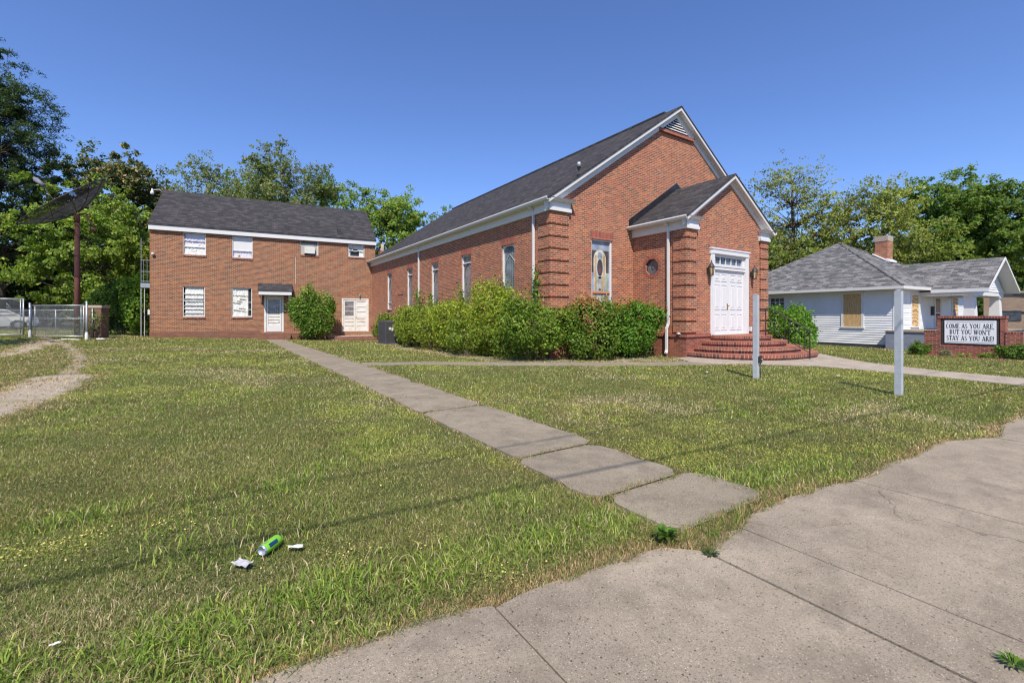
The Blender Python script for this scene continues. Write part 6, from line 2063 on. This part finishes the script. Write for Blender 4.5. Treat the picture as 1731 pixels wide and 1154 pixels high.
make_shrub('plant', (22.6, 4.5), 0.16, 0.2, 0.15, 'tiny green plant below the middle of the sign', 'plant', base=(0.16, 0.25, 0.03), leaf=0.06, n=200, seed=99, group=SGp)
make_shrub('plant', (22.55, 3.9), 0.24, 0.26, 0.2, 'low green plant below the right half of the sign', 'plant', base=(0.13, 0.22, 0.03), leaf=0.07, n=380, seed=100, group=SGp)

# ================================================================== GRASS
def free_of_concrete(x, y, pad=-0.02):
    m = ~concrete_mask(x, y, pad)
    # annex, church, sign, house
    m &= ~((x > 9.45) & (x < 23.3) & (y > 12.0)) & ~((x > 13.6) & (x < 19.2) & (y > 9.6))
    q = ((x - AO[0]) * math.sin(-AR) + (y - AO[1]) * math.cos(-AR))
    m &= ~((q > -0.05) & (x > -3.45) & (x < 10))
    m &= ~((x > 22.3) & (x < 24) & (y > 2.2) & (y < 6.4))
    m &= ~((x > 28.1) & (x < 38.5) & (y > 5.2))
    return m


def sample_area(n, d0, d1, seed, pmin=-330, pmax=2060):
    rg = np.random.default_rng(seed)
    px = rg.uniform(pmin, pmax, n); d = d0 * (d1 / d0) ** rg.random(n)
    r = (px - 865.5) / 755.0 * d
    return math.sin(TH) * r + math.cos(TH) * d, -math.cos(TH) * r + math.sin(TH) * d, d, rg


def grass_layer(name, n, d0, d1, seed, hfun, wfun, lab, colf, keepf, lean=0.55, segs=1):
    x, y, d, rg = sample_area(n, d0, d1, seed)
    k = free_of_concrete(x, y) & keepf(x, y, d, rg)
    dirt = track_mask(x, y)
    k &= ((dirt + 0.75 * (vnoise(x, y, 0.55, 81) * 0.6 + vnoise(x, y, 0.17, 82) * 0.4)) < 0.98) | (rg.random(n) < 0.12)
    x = x[k]; y = y[k]; d = d[k]; n = len(x)
    z = gz(x, y) - 0.022 + (vnoise(x, y, 1.3, 3) - 0.5) * 0.05 * (~concrete_mask(x, y, 0.25))
    h = hfun(x, y, d, rg) ; w = wfun(x, y, d, rg)
    a = rg.uniform(0, 2 * np.pi, n)
    ln = np.minimum(rg.uniform(0.15, 1.0, n) * lean, 1.0)
    dirx, diry = np.cos(a), np.sin(a)
    b = rg.uniform(0, 2 * np.pi, n)
    wx, wy = np.cos(b) * w * 0.5, np.sin(b) * w * 0.5
    V = np.empty((n, 6, 3), np.float32)
    mx = x + dirx * h * ln * 0.40; my = y + diry * h * ln * 0.40; mz = z + h * 0.60
    tx = x + dirx * h * ln * 1.1; ty = y + diry * h * ln * 1.1; tz = z + h * np.sqrt(np.clip(1 - ln * ln * 0.8, 0.1, 1))
    V[:, 0] = np.stack([x - wx, y - wy, z], 1)
    V[:, 1] = np.stack([x + wx, y + wy, z], 1)
    V[:, 2] = np.stack([mx + wx * 0.8, my + wy * 0.8, mz], 1)
    V[:, 3] = np.stack([mx - wx * 0.8, my - wy * 0.8, mz], 1)
    V[:, 4] = np.stack([tx + wx * 0.15, ty + wy * 0.15, tz], 1)
    V[:, 5] = np.stack([tx - wx * 0.15, ty - wy * 0.15, tz], 1)
    b0 = np.arange(n)[:, None] * 6
    F = np.concatenate([b0 + np.array([[0, 1, 2, 3]]), b0 + np.array([[3, 2, 4, 5]])])
    C = np.repeat(colf(x, y, d, rg, n), 6, axis=0)
    o = np_mesh(name, V.reshape(-1, 3), F, C, 'grass')
    o['label'] = lab; o['category'] = 'grass'; o['kind'] = 'stuff'
    return o


GREEN = np.array((0.175, 0.225, 0.052)); OLIVE = np.array((0.30, 0.30, 0.10)); TAN = np.array((0.62, 0.50, 0.31)); LIME = np.array((0.36, 0.39, 0.09)); BROWN = np.array((0.22, 0.12, 0.06))


def lawn_col(x, y, d, rg, n):
    p1 = vnoise(x, y, 1.1, 21) * 0.6 + vnoise(x, y, 0.4, 22) * 0.4
    p2 = vnoise(x, y, 2.7, 23) * 0.6 + vnoise(x, y, 0.7, 24) * 0.4
    c = GREEN + (OLIVE - GREEN) * p1[:, None]
    pt = np.clip((p2 - 0.47) * 2.6, 0.12, 0.62)
    # dead edges near the pavement and the drive
    ed = np.clip(1.15 - (y - edge_y(x)) / (0.08 + 0.16 * vnoise(x, y * 0, 0.5, 71)), 0, 1)
    ed = np.maximum(ed, np.clip(1 - (np.abs(x - 3.07) - 0.5) / 0.2, 0, 1) * (x > 2.4) * (x < 3.9) * 0.7)
    ed = np.maximum(ed, track_mask(x, y) * 0.9)
    r = rg.random(n)
    m = r < pt
    c[m] = TAN * rg.uniform(0.5, 1.25, (int(m.sum()), 1))
    m2 = rg.random(n) < ed * 0.8
    c[m2] = np.array((0.62, 0.43, 0.25)) * rg.uniform(0.5, 1.2, (int(m2.sum()), 1))
    p3 = vnoise(x, y, 1.6, 25) * 0.55 + vnoise(x, y, 0.33, 26) * 0.45
    m3 = (rg.random(n) < np.clip((p3 - 0.60) * 3.2, 0, 0.6)) & ~m2
    c[m3] = LIME * rg.uniform(0.7, 1.3, (int(m3.sum()), 1))
    m4 = rg.random(n) < 0.04 + 0.10 * (vnoise(x, y, 0.9, 27) > 0.58)
    c[m4] = BROWN * rg.uniform(0.6, 1.3, (int(m4.sum()), 1))
    c = c * (1 + rg.normal(size=(n, 1)) * 0.2)
    return np.clip(c, 0.01, 0.8)


def always(x, y, d, rg): return np.ones(len(x), bool)


grass_layer('grass', 1250000, 1.5, 34, 101,
            lambda x, y, d, rg: (0.019 + 0.0012 * d) * rg.uniform(0.6, 1.6, len(x)) * (0.6 + 0.9 * vnoise(x, y, 0.6, 31)),
            lambda x, y, d, rg: np.maximum(0.0030, 0.0012 * d) * rg.uniform(0.7, 1.3, len(x)),
            'short mown lawn, green with olive and straw coloured patches', lawn_col, always, lean=0.95)


# longer, brighter clumps
TUFTS = [(2.3, 2.25), (1.7, 2.3), (1.1, 2.35), (0.5, 2.5), (-0.1, 2.5), (-0.9, 2.6), (4.0, 2.1), (4.35, 2.15), (3.8, 2.4), (7.4, 3.3), (8.1, 3.6), (8.6, 3.1), (7.9, 2.9), (9.2, 2.4), (6.8, 4.1),
         (0.9, 4.6), (0.55, 4.3), (1.4, 4.9), (-0.8, 4.4), (9.0, 3.9), (6.3, 3.6), (-1.8, 3.0), (1.9, 2.9), (5.0, 2.0)]


def tuft_keep(x, y, d, rg):
    k = np.zeros(len(x), bool)
    for i, (a, b) in enumerate(TUFTS):
        q = np.hypot((x - a) / 1.5, y - b)
        k |= (q < 0.30) & (rg.random(len(x)) < np.exp(-(q / 0.16) ** 2))
    k |= (rg.random(len(x)) < 0.22 * np.clip(1 - (y - edge_y(x)) / 0.45, 0, 1)) & (x < 5) & (vnoise(x, y, 0.5, 41) > 0.42)
    k |= (vnoise(x, y, 1.8, 42) > 0.74) & (rg.random(len(x)) < 0.10)
    return k


def tuft_col(x, y, d, rg, n):
    c = np.array((0.18, 0.265, 0.045)) * rg.uniform(0.5, 1.5, (n, 1))
    m = rg.random(n) < 0.2
    c[m] = LIME * rg.uniform(0.8, 1.3, (int(m.sum()), 1))
    m = rg.random(n) < 0.12
    c[m] = TAN * rg.uniform(0.6, 1.1, (int(m.sum()), 1))
    return c


grass_layer('long_grass', 420000, 1.5, 16, 102,
            lambda x, y, d, rg: rg.uniform(0.035, 0.095, len(x)),
            lambda x, y, d, rg: np.maximum(0.0065, 0.0016 * d) * rg.uniform(0.6, 1.3, len(x)),
            'longer bright green grass tufts along the pavement and around the posts', tuft_col, tuft_keep, lean=1.15)


# clover: tiny flat leaves in yellow-green drifts
x, y, d, rg = sample_area(520000, 1.7, 34, 103)
p3 = vnoise(x, y, 1.6, 25) * 0.55 + vnoise(x, y, 0.33, 26) * 0.45
k = free_of_concrete(x, y, 0.05) & (rg.random(len(x)) < np.clip((p3 - 0.48) * 3.5, 0.30, 1)) & (rg.random(len(x)) > track_mask(x, y) * 1.6)
x, y, d = x[k], y[k], d[k]; n = len(x)
z = gz(x, y) - 0.035 + (vnoise(x, y, 1.3, 3) - 0.5) * 0.05 + rg.uniform(0.012, 0.04, n) + 0.0010 * d
spots = [W(px, 1.45 * 755 / (py - 533)) for px, py in ((655, 768), (690, 765), (650, 800), (375, 748), (95, 860), (60, 925), (30, 905), (300, 770), (700, 690), (520, 720), (440, 700), (750, 905), (590, 940), (300, 880), (1010, 1000), (140, 900))]
sp_ = np.zeros(n)
for a_, b_ in spots:
    sp_ = np.maximum(sp_, np.exp(-(np.hypot(x - a_, y - b_) / 0.16) ** 2))
yl = np.maximum(np.clip((p3[k] - 0.56) * 2.2, 0.004, 0.22), sp_ * 0.8)[:, None]
gr = np.array((0.115, 0.155, 0.04)) + (np.array((0.27, 0.31, 0.07)) - np.array((0.115, 0.155, 0.04))) * np.clip((p3[k] - 0.42) * 3.5, 0, 1)[:, None]
cl = np.where(rg.random((n, 1)) < yl, np.array((0.68, 0.60, 0.20)), gr) * rg.uniform(0.55, 1.4, (n, 1))
V, F, C = leaf_verts(np.stack([x, y, z], 1), np.maximum(0.013, 0.0026 * d) * rg.uniform(0.7, 1.4, n), np.tile([0, 0, 1.6], (n, 1)), cl, 0.75, rg, 0.8, jitter=0.55)
o = np_mesh('clover', V, F, C, 'grass')
o['label'] = 'low clover with small yellow-green leaves spread through the lawn'; o['category'] = 'clover'; o['kind'] = 'stuff'

# weeds growing out of the slab joints
WG = 'weeds at the edges of the slabs'
def weed(x, y, r, h, n, lab, seed, base=(0.07, 0.15, 0.025), leaf=0.1, asp=0.22):
    rg = np.random.default_rng(seed)
    a = rg.uniform(0, 2 * np.pi, n); l = rg.uniform(0.15, 1, n) ** 0.8
    B0 = np.stack([np.cos(a) * 0.01, np.sin(a) * 0.01, np.zeros(n)], 1)
    tip = np.stack([np.cos(a) * r * l, np.sin(a) * r * l, h * (1.1 - l * 0.6) * rg.uniform(0.5, 1, n)], 1)
    mid = (B0 + tip) / 2 + np.array([0, 0, h * 0.25])
    s = np.stack([-np.sin(a), np.cos(a), np.zeros(n)], 1) * (r * asp * 0.5)
    V = np.stack([B0, mid + s, tip, mid - s], 1).reshape(-1, 3)
    F = np.arange(n * 4).reshape(n, 4)
    o = np_mesh('weed', V, F, np.repeat(vary(base, n, rg), 4, axis=0), 'grass')
    o.location = (x, y, 0.0)
    o['label'] = lab; o['category'] = 'weed'; o['group'] = WG


weed(2.42, 1.86, 0.12, 0.12, 40, 'dark broad leaved weed at the corner of the path and pavement', 1, (0.10, 0.185, 0.03), asp=0.26)
weed(2.50, 1.60, 0.07, 0.04, 30, 'tiny creeping weed in the joint of the pavement', 2, (0.07, 0.10, 0.03))
xx, yy2 = W(1712, 1.95)
weed(2.76, 0.40, 0.075, 0.045, 60, 'small weed growing from the pavement joint at the lower right', 3, (0.10, 0.18, 0.03), asp=0.12)


def grass_cover_joint(x, y, d, rg):
    k = np.zeros(len(x), bool)
    xi = (x > 2.5) & (x < 3.75)
    wv = 0.02 * np.sin(x * 9) + 0.012 * np.sin(x * 31)
    for yj, hw, dn in ((2.56, 0.035, 0.9), (3.72, 0.028, 0.8), (6.28, 0.05, 0.7), (7.6, 0.02, 0.3), (9.3, 0.025, 0.3)):
        k |= xi & (np.abs(y - yj - wv) < hw) & (vnoise(x, y * 0 + yj, 0.16, 61) > 1 - dn - 0.12)
    k |= (x > 2.45) & (x < 3.9) & (y > edge_y(x) - 0.03) & (y < 1.90)
    k |= (np.abs(y - edge_y(x)) < 0.035) & (vnoise(x, y, 0.22, 62) > 0.35) & (y < edge_y(x) + 0.0)
    return k


_f = free_of_concrete
free_of_concrete = lambda x, y, pad=0: np.ones(len(x), bool)


def joint_col(x, y, d, rg, n):
    c = np.array((0.13, 0.19, 0.05)) * rg.uniform(0.6, 1.4, (n, 1))
    m = rg.random(n) < 0.5
    c[m] = np.array((0.50, 0.35, 0.19)) * rg.uniform(0.5, 1.15, (int(m.sum()), 1))
    return c


grass_layer('joint_grass', 900000, 1.5, 11, 106,
            lambda x, y, d, rg: rg.uniform(0.03, 0.075, len(x)),
            lambda x, y, d, rg: np.maximum(0.003, 0.0012 * d) * rg.uniform(0.6, 1.3, len(x)),
            'half dry grass growing in the joints between the path slabs', joint_col, grass_cover_joint, lean=1.0)
free_of_concrete = _f

# dry leaves and grit
x, y, d, rg = sample_area(2600, 1.5, 12, 104)
k = (y < edge_y(x) + 0.35) & (y > -0.9)
k &= (rg.random(len(x)) < np.clip(1.2 - np.abs(y - edge_y(x)) * 2.2, 0.06, 1))
x, y, d = x[k], y[k], d[k]; n = len(x)
V, F, C = leaf_verts(np.stack([x, y, np.full(n, 0.009)], 1), rg.uniform(0.004, 0.018, n), np.tile([0, 0, 2.0], (n, 1)), vary((0.2, 0.12, 0.06), n, rg, 0.4), 0.4, rg, 1.0, jitter=0.25)
o = np_mesh('leaf_litter', V, F, C, 'grass')
o['label'] = 'specks of dry leaf and grit on the pavement'; o['category'] = 'litter'; o['kind'] = 'stuff'
x, y, d, rg = sample_area(60000, 9, 26, 105)
q = seg_dist(x, y, [(13.3, 9.0), (10.6, 9.95), (8.0, 11.9), (7.5, 14)])
k = (q < 0.5) & (rg.random(len(x)) < np.exp(-(q / 0.3) ** 2)) & free_of_concrete(x, y, 0.02)
x, y = x[k], y[k]; n = len(x)
V, F, C = leaf_verts(np.stack([x, y, gz(x, y) + rg.uniform(-0.01, 0.03, n)], 1), rg.uniform(0.02, 0.06, n), np.tile([0, 0, 2.0], (n, 1)), vary((0.42, 0.27, 0.14), n, rg, 0.3), 0.5, rg, 1.0, jitter=0.4)
o = np_mesh('fallen_leaves', V, F, C, 'grass')
o['label'] = 'dry tan leaves under the front of the church hedge'; o['category'] = 'fallen leaves'; o['kind'] = 'stuff'

# ================================================================== LITTER
M['can_green'] = paint("lime_green_can", (0.20, 0.50, 0.03), 0.28, 0.1, (0.5, 0.8, 0.1), 60, bmp=0)
M['can_navy'] = paint("navy_print", (0.01, 0.05, 0.13), 0.3, 0)
M['can_metal'] = paint("aluminium", (0.72, 0.73, 0.78), 0.25, 0, metal=0.9, bmp=0)
o = empty('drink_can', (0.27, 3.10, 0.0), 'lime green drink can lying crushed on the lawn', 'can')
vdir = (rgt * 0.20 + fwd * 0.97).normalized()
rot = vdir.to_track_quat('Z', 'Y').to_matrix().to_4x4()
def canp(prof, name, m_, a0=0, a1=2 * math.pi, parent=o, n=28):
    q = MB(); vs = []; closed = abs(a1 - a0 - 2 * math.pi) < 1e-6
    nn = n if closed else n + 1
    for r_, z in prof:
        for k in range(nn):
            a = a0 + (a1 - a0) * k / n
            rr = r_ * (1 - 0.06 * math.sin(a * 2 + z * 40))
            p = rot @ Vector((rr * math.cos(a), rr * math.sin(a), z)) + Vector((0, 0, 0.045))
            vs.append(p)
    fs = []
    for i in range(len(prof) - 1):
        for k in range(nn if closed else nn - 1):
            fs.append((i * nn + k, i * nn + (k + 1) % nn, (i + 1) * nn + (k + 1) % nn, (i + 1) * nn + k))
    q.add(vs, fs, True)
    return q.build(name, m_, parent)
cb0 = canp([(0.031, -0.062), (0.0333, -0.05), (0.0333, 0.055), (0.030, 0.068)], 'can_body', 'can_green')
canp([(0.0, -0.060), (0.024, -0.062), (0.026, -0.072), (0.0285, -0.072), (0.0312, -0.0615)], 'lid', 'can_metal')
canp([(0.0302, 0.0678), (0.025, 0.076), (0.018, 0.074), (0.0, 0.066)], 'base', 'can_metal')
canp([(0.0338, -0.04), (0.0338, 0.03)], 'printed_stripe', 'can_navy', 2.2, 2.9, cb0, 6)
canp([(0.0338, -0.045), (0.0338, -0.015)], 'printed_patch', 'can_metal', 1.1, 1.7, cb0, 6)
canp([(0.0338, -0.045), (0.0338, -0.02)], 'printed_patch', 'can_metal', -0.2, 0.3, cb0, 6)


def scrap(x, y, s, seed, lab, m_='paper', zz=0.035, name='paper_scrap', el=1.0, rz=0.0):
    rg = random.Random(seed)
    q = MB(); n = 5
    cr, sr = math.cos(rz), math.sin(rz)
    vs = []
    for j in range(n):
        for i in range(n):
            u = (i / (n - 1) - .5) * s * el + rg.uniform(-1, 1) * s * 0.07; v = (j / (n - 1) - .5) * s * 0.5 + rg.uniform(-1, 1) * s * 0.06
            vs.append((u * cr - v * sr, u * sr + v * cr, rg.uniform(0, 1) * s * 0.16))
    q.add(vs, [(j * n + i, j * n + i + 1, (j + 1) * n + i + 1, (j + 1) * n + i) for j in range(n - 1) for i in range(n - 1)])
    ob = q.build(name, m_)
    ob.location = (x, y, float(gz(x, y)) + zz)
    ob['label'] = lab; ob['category'] = 'litter'
    return ob


M['greypaper'] = paint("grey_paper", (0.42, 0.41, 0.43), 0.7, 0.4)
scrap(0.12, 2.98, 0.115, 1, 'crumpled grey paper lying left of the green can', 'greypaper', 0.03, rz=-0.9)
scrap(0.40, 3.02, 0.065, 2, 'twisted white paper strip lying right of the green can', 'paper', 0.03, el=1.3, rz=-0.5)
for i, (px, py, lab) in enumerate(((92, 1100, 'white paper scrap on the grass at the lower left corner'), (812, 961, 'tiny white scrap on the grass near the pavement'), (1250, 828, 'tiny white scrap on the first path slab'),
                                   (1417, 637, 'white scrap on the lawn between the two posts'), (1195, 631, 'white scrap on the lawn in front of the steps'), (1010, 735, 'tiny white scrap beside the path'))):
    d = 1.45 * 755 / (py - 533)
    x, y = W(px, d)
    scrap(x, y, (0.04, 0.014, 0.014, 0.10, 0.12, 0.03)[i], 10 + i, lab, 'paper', 0.03 if i != 2 else 0.02)
for i, (px, py, s) in enumerate(((655, 581, 0.3),)):
    d = 1.65 * 755 / (py - 533)
    x, y = W(px, d)
    scrap(x, y, s, 30, 'white rubbish lying at the foot of the air conditioning unit', 'paper', 0.05)
x, y = W(170, 23.2)
scrap(x, y, 0.35, 31, 'white rubbish lying beside the brick pillar', 'paper', 0.05)
for ob in bpy.data.objects:
    if '_w' in ob: del ob['_w']
